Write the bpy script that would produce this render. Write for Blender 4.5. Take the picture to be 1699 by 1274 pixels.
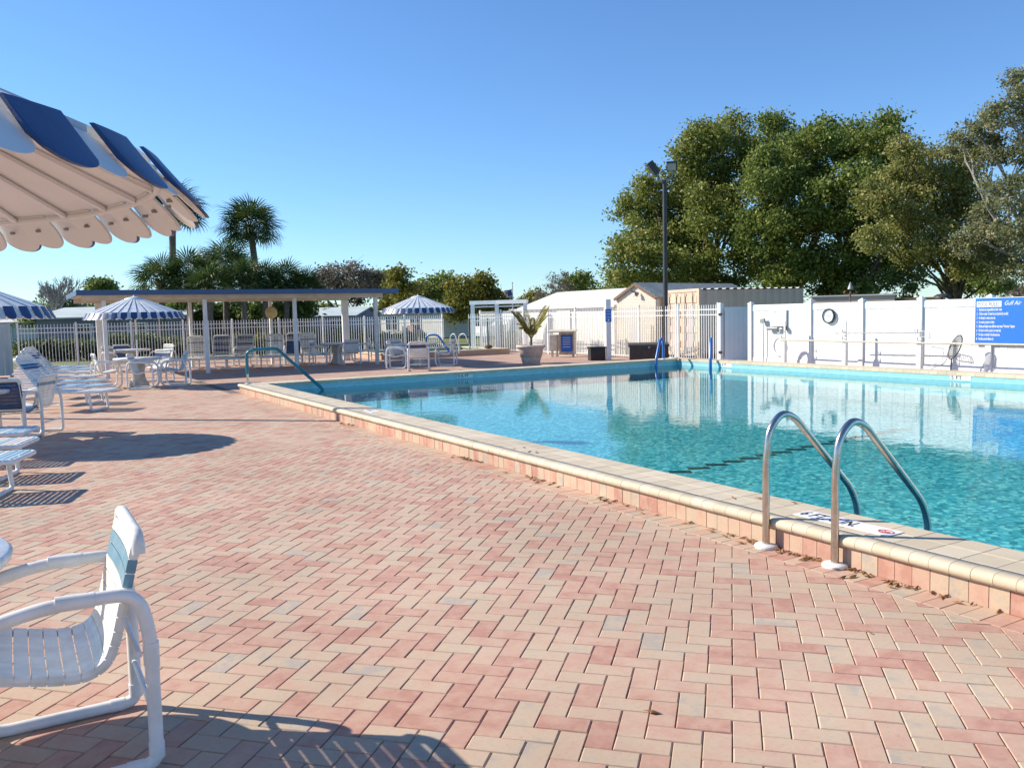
import bpy, math, random
import numpy as np
from mathutils import Vector, Matrix

for o in list(bpy.data.objects):
    bpy.data.objects.remove(o)
SC = bpy.context.scene
COL = SC.collection
random.seed(7)
rng = np.random.default_rng(11)
PI = math.pi

# ------------------------------------------------------------------ camera
W, H, F = 1699.0, 1274.0, 1413.66
EYE = 1.6
HEAD, PITCH, ROLL = math.radians(30.48), math.radians(4.683), math.radians(1.334)
_fw = Vector((math.sin(HEAD) * math.cos(PITCH), math.cos(HEAD) * math.cos(PITCH), -math.sin(PITCH)))
_r = Vector((math.cos(HEAD), -math.sin(HEAD), 0))
_u = _r.cross(_fw)
_c, _s = math.cos(ROLL), math.sin(ROLL)
CR, CU = _c * _r - _s * _u, _s * _r + _c * _u
cam = bpy.data.cameras.new('camera')
cam.sensor_width = 36
cam.lens = 36 * F / W
cam.clip_start, cam.clip_end = 0.05, 4000
camo = bpy.data.objects.new('camera', cam)
COL.objects.link(camo)
M3 = Matrix((CR, CU, -_fw)).transposed()
camo.matrix_world = Matrix.Translation((0, 0, EYE)) @ M3.to_4x4()
SC.camera = camo

# ------------------------------------------------------------------ light
SUN_AZ, SUN_EL = 314.0, 33.0        # direction the sun stands in, clockwise from +Y
wd = bpy.data.worlds.new('World')
SC.world = wd
wd.use_nodes = True
nt = wd.node_tree
bg = nt.nodes['Background']
sky = nt.nodes.new('ShaderNodeTexSky')
sky.sky_type = 'NISHITA'
sky.sun_disc = False
sky.sun_elevation = math.radians(SUN_EL)
sky.sun_rotation = math.radians(SUN_AZ)
sky.air_density = 1.0
sky.dust_density = 0.0
sky.ozone_density = 3.0
tint = nt.nodes.new('ShaderNodeMix')
tint.data_type, tint.blend_type = 'RGBA', 'MULTIPLY'
tint.inputs[0].default_value = 1.0
tint.inputs[7].default_value = (0.72, 0.96, 1.23, 1)
nt.links.new(sky.outputs[0], tint.inputs[6])
nt.links.new(tint.outputs[2], bg.inputs[0])
bg.inputs[1].default_value = 0.10
sun = bpy.data.lights.new('sun', 'SUN')
sun.energy = 5.0
sun.angle = math.radians(0.5)
sun.color = (1.0, 0.91, 0.78)
suno = bpy.data.objects.new('sun', sun)
COL.objects.link(suno)
sd = Vector((math.sin(math.radians(SUN_AZ)) * math.cos(math.radians(SUN_EL)),
             math.cos(math.radians(SUN_AZ)) * math.cos(math.radians(SUN_EL)), math.sin(math.radians(SUN_EL))))
suno.rotation_euler = sd.to_track_quat('Z', 'Y').to_euler()
suno.location = sd * 60
vs = SC.view_settings
vs.view_transform, vs.look, vs.exposure, vs.gamma = 'Standard', 'None', 0.57, 1.0
SC.render.engine = 'CYCLES'
SC.cycles.max_bounces = 8
SC.cycles.transparent_max_bounces = 12
SC.cycles.caustics_reflective = False
SC.cycles.caustics_refractive = False

# ------------------------------------------------------------------ placing helpers
def ray(px, py):
    return _fw + CR * ((px - W / 2) / F) - CU * ((py - H / 2) / F)
def at(px, py, z=0.0):
    d = ray(px, py)
    return Vector((0, 0, EYE)) + d * ((z - EYE) / d.z)
def atY(px, py, Y):
    d = ray(px, py)
    return Vector((0, 0, EYE)) + d * (Y / d.y)
def far(px, py, D):
    """point seen at px,py at D metres along the heading"""
    d = ray(px, py)
    return Vector((0, 0, EYE)) + d * (D / (d.x * math.sin(HEAD) + d.y * math.cos(HEAD)))
def depth(p):
    return p[0] * math.sin(HEAD) + p[1] * math.cos(HEAD)
CRX = Vector((math.cos(HEAD), -math.sin(HEAD), 0))   # picture-right on the ground
CFX = Vector((math.sin(HEAD), math.cos(HEAD), 0))    # straight ahead on the ground

# ------------------------------------------------------------------ materials
MT = {}
def nodes(name):
    m = bpy.data.materials.new(name)
    m.use_nodes = True
    t = m.node_tree
    return m, t, t.nodes['Principled BSDF']
def ramp(t, stops, fac=None, interp='LINEAR'):
    r = t.nodes.new('ShaderNodeValToRGB')
    r.color_ramp.interpolation = interp
    e = r.color_ramp.elements
    while len(e) < len(stops):
        e.new(0.5)
    for i, (p, c) in enumerate(stops):
        e[i].position = p
        e[i].color = (*c, 1)
    if fac is not None:
        t.links.new(fac, r.inputs[0])
    return r
def noise(t, scale, detail=4, vec=None, rough=0.55):
    n = t.nodes.new('ShaderNodeTexNoise')
    n.inputs['Scale'].default_value = scale
    n.inputs['Detail'].default_value = detail
    n.inputs['Roughness'].default_value = rough
    if vec is not None:
        t.links.new(vec, n.inputs['Vector'])
    return n
def wpos(t):
    return t.nodes.new('ShaderNodeNewGeometry').outputs['Position']
def mixc(t, a, b, fac, mode='MIX'):
    x = t.nodes.new('ShaderNodeMix')
    x.data_type = 'RGBA'
    x.blend_type = mode
    for sock, v in ((x.inputs[0], fac), (x.inputs[6], a), (x.inputs[7], b)):
        if isinstance(v, (int, float)):
            sock.default_value = v
        elif isinstance(v, tuple):
            sock.default_value = (*v, 1)
        else:
            t.links.new(v, sock)
    return x.outputs[2]
def mat(name, c, c2=None, rough=0.5, metal=0.0, scale=6.0, bump=0.0, bscale=60.0, spec=0.5, coat=0.0, wear=0.5, coords='pos'):
    m, t, b = nodes(name)
    b.inputs['Roughness'].default_value = rough
    b.inputs['Metallic'].default_value = metal
    b.inputs['Specular IOR Level'].default_value = spec
    b.inputs['Coat Weight'].default_value = coat
    if c2 is None:
        c2 = tuple(x * 0.86 for x in c)
    v = wpos(t)
    n = noise(t, scale, 5, v)
    r = ramp(t, [(0.5 - wear * 0.25, c2), (0.5 + wear * 0.25, c)], n.outputs[0])
    t.links.new(r.outputs[0], b.inputs['Base Color'])
    if bump:
        n2 = noise(t, bscale, 4, v)
        bp = t.nodes.new('ShaderNodeBump')
        bp.inputs['Strength'].default_value = bump
        bp.inputs['Distance'].default_value = 0.01
        t.links.new(n2.outputs[0], bp.inputs['Height'])
        t.links.new(bp.outputs[0], b.inputs['Normal'])
    MT[name] = m
    return m

mat('white_vinyl', (0.80, 0.80, 0.79), (0.74, 0.75, 0.74), rough=0.45, scale=1.4)
mat('white_metal', (0.80, 0.80, 0.78), (0.70, 0.70, 0.67), rough=0.35, scale=9)
mat('white_paint', (0.78, 0.77, 0.74), (0.68, 0.68, 0.65), rough=0.5, scale=3)
mat('cream_metal', (0.66, 0.60, 0.50), (0.55, 0.50, 0.41), rough=0.5, scale=3)
mat('canopy_white', (0.74, 0.76, 0.77), (0.55, 0.59, 0.60), rough=0.4, scale=5, wear=0.9)
mat('canopy_groove_shade', (0.36, 0.43, 0.53), (0.27, 0.34, 0.45), rough=0.5, scale=5)  # recessed strips of the white roof, their grey-blue shade painted into the colour
mat('canopy_blue', (0.030, 0.078, 0.195), (0.022, 0.060, 0.15), rough=0.42, scale=7, bump=0.05)
mat('canopy_inside', (0.82, 0.84, 0.86), (0.72, 0.73, 0.74), rough=0.65, scale=3, wear=0.8)
mat('strap_white', (0.80, 0.79, 0.74), (0.68, 0.66, 0.58), rough=0.38, scale=14)
mat('strap_teal', (0.16, 0.31, 0.38), (0.12, 0.25, 0.32), rough=0.38, scale=14)
mat('strap_navy', (0.04, 0.09, 0.20), (0.03, 0.07, 0.15), rough=0.38, scale=14)
mat('strap_aqua', (0.36, 0.58, 0.70), (0.28, 0.49, 0.63), rough=0.38, scale=14)
mat('strap_grey', (0.34, 0.37, 0.40), (0.27, 0.29, 0.31), rough=0.45, scale=14)
mat('fiberglass', (0.78, 0.78, 0.77), (0.58, 0.61, 0.64), rough=0.3, scale=9, wear=0.35)
mat('pedestal_stone', (0.62, 0.58, 0.50), (0.48, 0.44, 0.37), rough=0.8, scale=9, bump=0.3)
mat('fascia_blue', (0.045, 0.10, 0.21), (0.035, 0.085, 0.18), rough=0.5, scale=1)
mat('teal_rail', (0.015, 0.20, 0.25), (0.012, 0.15, 0.19), rough=0.3, scale=8)
mat('blue_rail', (0.03, 0.16, 0.46), (0.02, 0.12, 0.38), rough=0.3, scale=8)
mat('stainless', (0.60, 0.56, 0.50), (0.50, 0.46, 0.40), rough=0.24, metal=1.0, scale=20)
mat('dark_pole', (0.045, 0.045, 0.045), (0.03, 0.03, 0.032), rough=0.5, scale=4)
mat('black_plastic', (0.02, 0.02, 0.022), (0.012, 0.012, 0.013), rough=0.5, scale=6)
mat('dark_brown', (0.055, 0.042, 0.036), (0.035, 0.027, 0.024), rough=0.55, scale=10)
mat('grey_metal', (0.30, 0.30, 0.30), (0.22, 0.22, 0.22), rough=0.4, scale=12)
mat('lens_glass', (0.42, 0.40, 0.36), (0.34, 0.31, 0.28), rough=0.2, scale=30)
mat('beige_wood', (0.64, 0.57, 0.45), (0.52, 0.46, 0.35), rough=0.7, scale=6)
mat('poster_blue', (0.02, 0.16, 0.60), (0.02, 0.15, 0.56), rough=0.4, scale=2)
mat('paper_white', (0.80, 0.82, 0.83), rough=0.6, scale=3)
mat('paper_blue', (0.50, 0.68, 0.74), rough=0.6, scale=3)
mat('ink_black', (0.02, 0.02, 0.025), rough=0.6)
mat('ink_red', (0.55, 0.04, 0.04), rough=0.6)
mat('ink_grey', (0.16, 0.16, 0.17), rough=0.6)
mat('trim_white', (0.80, 0.80, 0.80), rough=0.6)
mat('tan_siding', (0.74, 0.68, 0.56), (0.66, 0.60, 0.49), rough=0.6, scale=1.5)
mat('tan_container', (0.70, 0.53, 0.39), (0.58, 0.43, 0.32), rough=0.55, scale=1.2, wear=0.9)
mat('roof_white', (0.72, 0.70, 0.66), (0.58, 0.56, 0.52), rough=0.6, scale=1.0)
mat('roof_grey', (0.30, 0.33, 0.32), (0.22, 0.25, 0.24), rough=0.8, scale=2.0, bump=0.3)
mat('brown_trim', (0.22, 0.13, 0.08), rough=0.7)
mat('house_blue', (0.20, 0.25, 0.36), (0.15, 0.20, 0.30), rough=0.7, scale=1.0)
mat('house_greyblue', (0.16, 0.18, 0.23), (0.12, 0.14, 0.18), rough=0.7, scale=1.0)
mat('house_white', (0.76, 0.75, 0.70), (0.66, 0.65, 0.60), rough=0.6, scale=1.0)
mat('house_pale', (0.52, 0.58, 0.56), (0.44, 0.50, 0.48), rough=0.6, scale=1.0)
mat('window_glass', (0.03, 0.045, 0.06), (0.02, 0.03, 0.04), rough=0.08, scale=2)
mat('terracotta', (0.66, 0.55, 0.47), (0.54, 0.44, 0.37), rough=0.85, scale=8, bump=0.3)
mat('soil', (0.06, 0.045, 0.03), rough=0.95)
mat('bark', (0.12, 0.10, 0.08), (0.06, 0.05, 0.04), rough=0.9, scale=5, bump=0.6, bscale=20)
mat('bark_pale', (0.38, 0.36, 0.33), (0.24, 0.22, 0.20), rough=0.9, scale=5)
mat('palm_bark', (0.22, 0.18, 0.15), (0.13, 0.105, 0.09), rough=0.9, scale=7, bump=0.6, bscale=25)
mat('palm_boot', (0.17, 0.08, 0.04), (0.10, 0.05, 0.03), rough=0.9, scale=8)
mat('truck_white', (0.78, 0.78, 0.78), rough=0.25, coat=0.5)
mat('rubber', (0.02, 0.02, 0.02), rough=0.8)
mat('dry_leaf', (0.30, 0.15, 0.06), (0.18, 0.08, 0.03), rough=0.8, scale=30)
mat('flag_red', (0.70, 0.06, 0.07), rough=0.8)
mat('flag_white', (0.9, 0.9, 0.9), rough=0.8)
mat('flag_blue', (0.03, 0.05, 0.20), rough=0.8)
mat('pool_plaster', (0.26, 0.74, 0.80), (0.20, 0.66, 0.74), rough=0.6, scale=3)
mat('tile_black', (0.01, 0.04, 0.05), rough=0.3)
mat('sand_bed', (0.26, 0.19, 0.14), (0.10, 0.07, 0.055), rough=0.95, scale=30)
mat('curb_core', (0.22, 0.17, 0.14), rough=0.9)
mat('grout', (0.62, 0.56, 0.47), rough=0.9, scale=20)
mat('yellow_disc', (0.62, 0.52, 0.26), (0.5, 0.42, 0.2), rough=0.5, scale=8)
mat('copper', (0.55, 0.20, 0.06), rough=0.4)
mat('rope', (0.55, 0.58, 0.60), rough=0.8)
mat('orange_cloth', (0.60, 0.30, 0.16), rough=0.8)
mat('yellow_paint', (0.70, 0.50, 0.10), rough=0.7)

def brickmat(name, pal, grain=1.0, rough=0.85):
    m, t, b = nodes(name)
    b.inputs['Roughness'].default_value = rough
    b.inputs['Specular IOR Level'].default_value = 0.25
    at_ = t.nodes.new('ShaderNodeAttribute')
    at_.attribute_name = 'rnd'
    v = wpos(t)
    # blotchy two-tone blend inside a piece, shifted by the piece's own value
    add = t.nodes.new('ShaderNodeVectorMath'); add.operation = 'SCALE'
    n = noise(t, 9.0, 3, v, 0.6)
    ma = t.nodes.new('ShaderNodeMath'); ma.operation = 'MULTIPLY_ADD'
    ma.inputs[1].default_value = 1.1
    t.links.new(n.outputs[0], ma.inputs[0])
    sub = t.nodes.new('ShaderNodeMath'); sub.operation = 'SUBTRACT'
    sub.inputs[1].default_value = 0.55
    t.links.new(at_.outputs['Fac'], sub.inputs[0])
    t.links.new(sub.outputs[0], ma.inputs[2])
    r = ramp(t, pal, ma.outputs[0])
    fine = noise(t, 260, 3, v, 0.7)
    fr = ramp(t, [(0.3, (0.80, 0.80, 0.80)), (0.7, (1.08, 1.08, 1.08))], fine.outputs[0])
    c = mixc(t, r.outputs[0], fr.outputs[0], 0.55 * grain, 'MULTIPLY')
    big = noise(t, 0.7, 4, v, 0.6)
    br = ramp(t, [(0.35, (0.86, 0.85, 0.84)), (0.65, (1.05, 1.05, 1.05))], big.outputs[0])
    c = mixc(t, c, br.outputs[0], 0.9 * min(1, grain + .3), 'MULTIPLY')
    spot = noise(t, 42.0, 6, v, 0.75)
    sr = ramp(t, [(0.28, (0.72, 0.68, 0.66)), (0.42, (0.97, 0.96, 0.95)), (0.60, (1.0, 1.0, 1.0)), (0.74, (1.10, 1.10, 1.08))], spot.outputs[0])
    c = mixc(t, c, sr.outputs[0], 0.9 * grain, 'MULTIPLY')
    t.links.new(c, b.inputs['Base Color'])
    bp = t.nodes.new('ShaderNodeBump')
    bp.inputs['Strength'].default_value = 0.25
    bp.inputs['Distance'].default_value = 0.004
    t.links.new(fine.outputs[0], bp.inputs['Height'])
    t.links.new(bp.outputs[0], b.inputs['Normal'])
    MT[name] = m
    return m
PAL = [(0.0, (0.46, 0.39, 0.32)), (0.06, (0.51, 0.415, 0.315)), (0.18, (0.555, 0.43, 0.31)), (0.38, (0.57, 0.415, 0.30)),
       (0.55, (0.57, 0.385, 0.285)), (0.72, (0.555, 0.35, 0.26)), (0.88, (0.525, 0.305, 0.23)), (1.0, (0.485, 0.26, 0.195))]
brickmat('paver', PAL)
brickmat('coping_tile', [(0.0, (0.58, 0.49, 0.35)), (0.5, (0.63, 0.54, 0.39)), (1.0, (0.67, 0.58, 0.43))], 0.5, 0.6)
brickmat('board_white', [(0.0, (0.70, 0.71, 0.70)), (1.0, (0.80, 0.80, 0.79))], 0.3, 0.4)

def leafmat(name, stops, trans=0.38):
    m, t, b = nodes(name)
    at_ = t.nodes.new('ShaderNodeAttribute')
    at_.attribute_name = 'rnd'
    r = ramp(t, stops, at_.outputs['Fac'])
    t.links.new(r.outputs[0], b.inputs['Base Color'])
    b.inputs['Roughness'].default_value = 0.5
    b.inputs['Specular IOR Level'].default_value = 0.3
    tr = t.nodes.new('ShaderNodeBsdfTranslucent')
    t.links.new(r.outputs[0], tr.inputs[0])
    mx = t.nodes.new('ShaderNodeMixShader')
    mx.inputs[0].default_value = trans
    t.links.new(b.outputs[0], mx.inputs[1])
    t.links.new(tr.outputs[0], mx.inputs[2])
    t.links.new(mx.outputs[0], t.nodes['Material Output'].inputs[0])
    MT[name] = m
leafmat('leaf_oak', [(0, (0.10, 0.15, 0.035)), (0.5, (0.24, 0.27, 0.06)), (0.85, (0.36, 0.36, 0.085)), (1, (0.46, 0.38, 0.13))])
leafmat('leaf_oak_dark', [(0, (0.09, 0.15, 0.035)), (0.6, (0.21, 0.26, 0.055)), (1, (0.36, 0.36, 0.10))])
leafmat('leaf_brown', [(0, (0.14, 0.18, 0.05)), (0.5, (0.28, 0.29, 0.08)), (1, (0.44, 0.37, 0.15))])
leafmat('leaf_moss', [(0, (0.12, 0.16, 0.06)), (0.5, (0.24, 0.25, 0.12)), (0.8, (0.33, 0.31, 0.17)), (1, (0.42, 0.38, 0.26))])
leafmat('leaf_yellow', [(0, (0.10, 0.12, 0.02)), (0.5, (0.20, 0.19, 0.03)), (1, (0.34, 0.28, 0.05))])
leafmat('leaf_grey', [(0, (0.13, 0.12, 0.09)), (0.6, (0.20, 0.17, 0.13)), (1, (0.26, 0.22, 0.18))])
leafmat('leaf_hedge', [(0, (0.04, 0.08, 0.02)), (0.6, (0.12, 0.16, 0.05)), (0.9, (0.30, 0.28, 0.12)), (1, (0.50, 0.42, 0.28))])
leafmat('leaf_palm', [(0, (0.035, 0.075, 0.02)), (0.6, (0.08, 0.13, 0.035)), (1, (0.20, 0.24, 0.08))], 0.2)
leafmat('leaf_areca', [(0, (0.12, 0.16, 0.03)), (0.5, (0.26, 0.26, 0.05)), (1, (0.46, 0.38, 0.10))], 0.3)

def watermat():
    m, t, b = nodes('water')
    t.nodes.remove(b)
    v = wpos(t)
    n1 = noise(t, 3.2, 3, v, 0.5)
    n2 = noise(t, 14.0, 3, v, 0.5)
    ma = t.nodes.new('ShaderNodeMath'); ma.operation = 'MULTIPLY_ADD'
    ma.inputs[1].default_value = 0.22
    t.links.new(n2.outputs[0], ma.inputs[0]); t.links.new(n1.outputs[0], ma.inputs[2])
    bp = t.nodes.new('ShaderNodeBump')
    bp.inputs['Strength'].default_value = 0.07
    bp.inputs['Distance'].default_value = 0.03
    t.links.new(ma.outputs[0], bp.inputs['Height'])
    # Schlick reflectance, the same from above and from below
    geo = t.nodes.new('ShaderNodeNewGeometry')
    dot = t.nodes.new('ShaderNodeVectorMath'); dot.operation = 'DOT_PRODUCT'
    t.links.new(bp.outputs[0], dot.inputs[0]); t.links.new(geo.outputs['Incoming'], dot.inputs[1])
    ab = t.nodes.new('ShaderNodeMath'); ab.operation = 'ABSOLUTE'; t.links.new(dot.outputs['Value'], ab.inputs[0])
    om = t.nodes.new('ShaderNodeMath'); om.operation = 'SUBTRACT'; om.inputs[0].default_value = 1.0; om.use_clamp = True
    t.links.new(ab.outputs[0], om.inputs[1])
    pw = t.nodes.new('ShaderNodeMath'); pw.operation = 'POWER'; pw.inputs[1].default_value = 5.0
    t.links.new(om.outputs[0], pw.inputs[0])
    fr = t.nodes.new('ShaderNodeMath'); fr.operation = 'MULTIPLY_ADD'; fr.inputs[1].default_value = 0.98; fr.inputs[2].default_value = 0.02
    t.links.new(pw.outputs[0], fr.inputs[0])
    gl = t.nodes.new('ShaderNodeBsdfGlossy'); gl.inputs['Roughness'].default_value = 0.0
    t.links.new(bp.outputs[0], gl.inputs['Normal'])
    tp = t.nodes.new('ShaderNodeBsdfTransparent'); tp.inputs[0].default_value = (0.80, 0.97, 0.98, 1)
    mx = t.nodes.new('ShaderNodeMixShader')
    t.links.new(fr.outputs[0], mx.inputs[0]); t.links.new(tp.outputs[0], mx.inputs[1]); t.links.new(gl.outputs[0], mx.inputs[2])
    t.links.new(mx.outputs[0], t.nodes['Material Output'].inputs[0])
    MT['water'] = m
watermat()

def floormat():
    m, t, b = nodes('pool_mosaic')
    v = wpos(t)
    dist = noise(t, 5.0, 3, v)
    mp = mixc(t, v, dist.outputs[1], 0.05)
    vo = t.nodes.new('ShaderNodeTexVoronoi'); vo.inputs['Scale'].default_value = 24.0
    t.links.new(mp, vo.inputs['Vector'])
    sep = t.nodes.new('ShaderNodeSeparateColor'); t.links.new(vo.outputs['Color'], sep.inputs[0])
    r = ramp(t, [(0.0, (0.02, 0.22, 0.26)), (0.35, (0.05, 0.40, 0.43)), (0.7, (0.09, 0.50, 0.53)), (1.0, (0.32, 0.78, 0.70))], sep.outputs[0])
    big = noise(t, 1.2, 3, v)
    br = ramp(t, [(0.3, (0.88, 0.92, 0.92)), (0.7, (1.06, 1.06, 1.06))], big.outputs[0])
    c = mixc(t, r.outputs[0], br.outputs[0], 1.0, 'MULTIPLY')
    t.links.new(c, b.inputs['Base Color'])
    b.inputs['Roughness'].default_value = 0.7
    MT['pool_mosaic'] = m
floormat()

def bandmat():
    m, t, b = nodes('waterline_tile')
    v = wpos(t)
    sx = t.nodes.new('ShaderNodeSeparateXYZ'); t.links.new(v, sx.inputs[0])
    mr = t.nodes.new('ShaderNodeMapRange')
    mr.inputs[1].default_value, mr.inputs[2].default_value = -0.10, 0.14
    t.links.new(sx.outputs[2], mr.inputs[0])
    r = ramp(t, [(0.0, (0.15, 0.46, 0.52)), (0.52, (0.20, 0.50, 0.56)), (0.56, (0.45, 0.72, 0.74)), (0.62, (0.28, 0.55, 0.62)), (1.0, (0.30, 0.56, 0.64))], mr.outputs[0])
    n = noise(t, 9, 3, v)
    rr = ramp(t, [(0.3, (0.85, 0.85, 0.85)), (0.7, (1.1, 1.1, 1.1))], n.outputs[0])
    c = mixc(t, r.outputs[0], rr.outputs[0], 0.7, 'MULTIPLY')
    t.links.new(c, b.inputs['Base Color'])
    b.inputs['Roughness'].default_value = 0.25
    MT['waterline_tile'] = m
bandmat()

def fardeckmat():
    m, t, b = nodes('paver_far')
    v = wpos(t)
    rot = t.nodes.new('ShaderNodeMapping')
    rot.inputs['Rotation'].default_value = (0, 0, math.radians(45))
    t.links.new(v, rot.inputs[0])
    br = t.nodes.new('ShaderNodeTexBrick')
    br.inputs['Scale'].default_value = 1.0
    br.inputs['Brick Width'].default_value = 0.214
    br.inputs['Row Height'].default_value = 0.107
    br.inputs['Mortar Size'].default_value = 0.004
    br.inputs['Color1'].default_value = (0.50, 0.37, 0.27, 1)
    br.inputs['Color2'].default_value = (0.45, 0.25, 0.20, 1)
    br.inputs['Mortar'].default_value = (0.16, 0.11, 0.09, 1)
    t.links.new(rot.outputs[0], br.inputs['Vector'])
    n = noise(t, 1.3, 4, v)
    rr = ramp(t, [(0.3, (0.85, 0.84, 0.82)), (0.7, (1.08, 1.07, 1.05))], n.outputs[0])
    c = mixc(t, br.outputs[0], rr.outputs[0], 0.9, 'MULTIPLY')
    t.links.new(c, b.inputs['Base Color'])
    b.inputs['Roughness'].default_value = 0.9
    MT['paver_far'] = m
fardeckmat()
def grassmat():
    m, t, b = nodes('lawn')
    v = wpos(t)
    n = noise(t, 0.35, 6, v)
    r = ramp(t, [(0.3, (0.07, 0.10, 0.03)), (0.5, (0.14, 0.17, 0.05)), (0.7, (0.24, 0.23, 0.10))], n.outputs[0])
    n2 = noise(t, 30, 3, v)
    rr = ramp(t, [(0.3, (0.7, 0.7, 0.7)), (0.7, (1.2, 1.2, 1.2))], n2.outputs[0])
    c = mixc(t, r.outputs[0], rr.outputs[0], 0.8, 'MULTIPLY')
    t.links.new(c, b.inputs['Base Color'])
    b.inputs['Roughness'].default_value = 0.95
    MT['lawn'] = m
grassmat()

# ------------------------------------------------------------------ mesh helpers
class MB:
    def __init__(s):
        s.v, s.f, s.m, s.sm = [], [], [], []
    def add(s, vs_, fs, mi=0, smooth=False):
        o = len(s.v)
        s.v += [tuple(p) for p in vs_]
        for f in fs:
            s.f.append(tuple(i + o for i in f)); s.m.append(mi); s.sm.append(smooth)
        return s
    def box(s, c, d, rz=0.0, mi=0, M=None):
        hx, hy, hz = d[0] / 2, d[1] / 2, d[2] / 2
        P = [Vector((x, y, z)) for z in (-hz, hz) for y in (-hy, hy) for x in (-hx, hx)]
        R = M if M is not None else Matrix.Rotation(rz, 3, 'Z')
        P = [R @ p + Vector(c) for p in P]
        return s.add(P, [(0, 2, 3, 1), (4, 5, 7, 6), (0, 1, 5, 4), (2, 6, 7, 3), (0, 4, 6, 2), (1, 3, 7, 5)], mi)
    def prism(s, poly, z0, z1, mi=0, ch=0.0):
        n = len(poly)
        P = [(x, y, z0) for x, y in poly] + [(x, y, z1 - ch) for x, y in poly]
        F_ = [(i, (i + 1) % n, n + (i + 1) % n, n + i) for i in range(n)]
        if ch:
            cx = sum(p[0] for p in poly) / n; cy = sum(p[1] for p in poly) / n
            for x, y in poly:
                d = math.hypot(x - cx, y - cy) or 1
                k = 1 - ch * 1.3 / d
                P.append((cx + (x - cx) * k, cy + (y - cy) * k, z1))
            F_ += [(n + i, n + (i + 1) % n, 2 * n + (i + 1) % n, 2 * n + i) for i in range(n)]
            F_.append(tuple(range(2 * n, 3 * n)))
        else:
            F_.append(tuple(range(n, 2 * n)))
        F_.append(tuple(range(n - 1, -1, -1)))
        return s.add(P, F_, mi)
    def extrude(s, prof, a, b, axis='Y', mi=0, smooth=False):
        """profile of (p,q) pairs swept along an axis from a to b, closed ends"""
        n = len(prof)
        def pt(p, q, t):
            return (p, t, q) if axis == 'Y' else (t, p, q) if axis == 'X' else (p, q, t)
        P = [pt(p, q, a) for p, q in prof] + [pt(p, q, b) for p, q in prof]
        s.add(P, [(i, (i + 1) % n, n + (i + 1) % n, n + i) for i in range(n)], mi, smooth)
        s.add(P[:n], [tuple(range(n))], mi); s.add(P[n:], [tuple(range(n - 1, -1, -1))], mi)
        return s
    def tube(s, pts, r, n=10, closed=False, mi=0, cap=True):
        pts = [Vector(p) for p in pts]
        N = len(pts)
        rr = r if isinstance(r, (list, tuple)) else [r] * N
        T = []
        for i in range(N):
            a = pts[i - 1] if (i > 0 or closed) else pts[i]
            b = pts[(i + 1) % N] if (i < N - 1 or closed) else pts[i]
            d = (b - a)
            T.append(d.normalized() if d.length > 1e-9 else Vector((0, 0, 1)))
        up = Vector((0, 0, 1)) if abs(T[0].z) < 0.9 else Vector((1, 0, 0))
        nrm = (up - T[0] * up.dot(T[0])).normalized()
        P = []
        for i in range(N):
            nrm = (nrm - T[i] * nrm.dot(T[i]))
            if nrm.length < 1e-6:
                nrm = T[i].orthogonal()
            nrm.normalize()
            bi = T[i].cross(nrm)
            for k in range(n):
                a = 2 * PI * k / n
                P.append(pts[i] + (nrm * math.cos(a) + bi * math.sin(a)) * rr[i])
        F_ = []
        for i in range(N if closed else N - 1):
            j = (i + 1) % N
            for k in range(n):
                F_.append((i * n + k, i * n + (k + 1) % n, j * n + (k + 1) % n, j * n + k))
        s.add(P, F_, mi, True)
        if cap and not closed:
            s.add(P[:n], [tuple(range(n - 1, -1, -1))], mi)
            s.add(P[-n:], [tuple(range(n))], mi)
        return s
    def lathe(s, prof, c=(0, 0, 0), n=24, mi=0, smooth=True, cap=True):
        P = []
        for r, z in prof:
            for k in range(n):
                a = 2 * PI * k / n
                P.append((c[0] + r * math.cos(a), c[1] + r * math.sin(a), c[2] + z))
        F_ = []
        for i in range(len(prof) - 1):
            for k in range(n):
                F_.append((i * n + k, i * n + (k + 1) % n, (i + 1) * n + (k + 1) % n, (i + 1) * n + k))
        s.add(P, F_, mi, smooth)
        if cap:
            s.add(P[:n], [tuple(range(n - 1, -1, -1))], mi)
            s.add(P[-n:], [tuple(range(n))], mi)
        return s
    def mesh(s, name, mats):
        me = bpy.data.meshes.new(name)
        me.from_pydata(s.v, [], s.f)
        for m in (mats if isinstance(mats, (list, tuple)) else [mats]):
            me.materials.append(MT[m])
        me.polygons.foreach_set('material_index', s.m)
        me.polygons.foreach_set('use_smooth', s.sm)
        me.update()
        return me
    def build(s, name, mats, parent=None, **kw):
        return link(name, s.mesh(name, mats), parent, **kw)
def link(name, data, parent=None, loc=None, rz=None, M=None, **props):
    o = bpy.data.objects.new(name, data)
    COL.objects.link(o)
    if parent is not None:
        o.parent = parent
    if loc is not None:
        o.location = loc
    if rz is not None:
        o.rotation_euler = (0, 0, rz)
    if M is not None:
        o.matrix_local = M
    for k, v in props.items():
        o[k] = v
    return o
def thing(name, label, cat, loc=(0, 0, 0), rz=0.0, group=None):
    o = link(name, None, None, loc, rz, label=label, category=cat)
    if group:
        o['group'] = group
    return o
def tag(o, label, cat, group=None):
    o['label'], o['category'] = label, cat
    if group:
        o['group'] = group
    return o
def struct(o):
    o['kind'] = 'structure'
    return o
def copy_tree(o, parent=None):
    c = o.copy()
    COL.objects.link(c)
    c.parent = parent
    for ch in list(o.children):
        copy_tree(ch, c)
    return c
def place(proto, used, loc, rz, label, group=None):
    o = proto if not used else copy_tree(proto)
    o.location, o.rotation_euler = loc, (0, 0, rz)
    o['label'] = label
    if group:
        o['group'] = group
    return o
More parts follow.
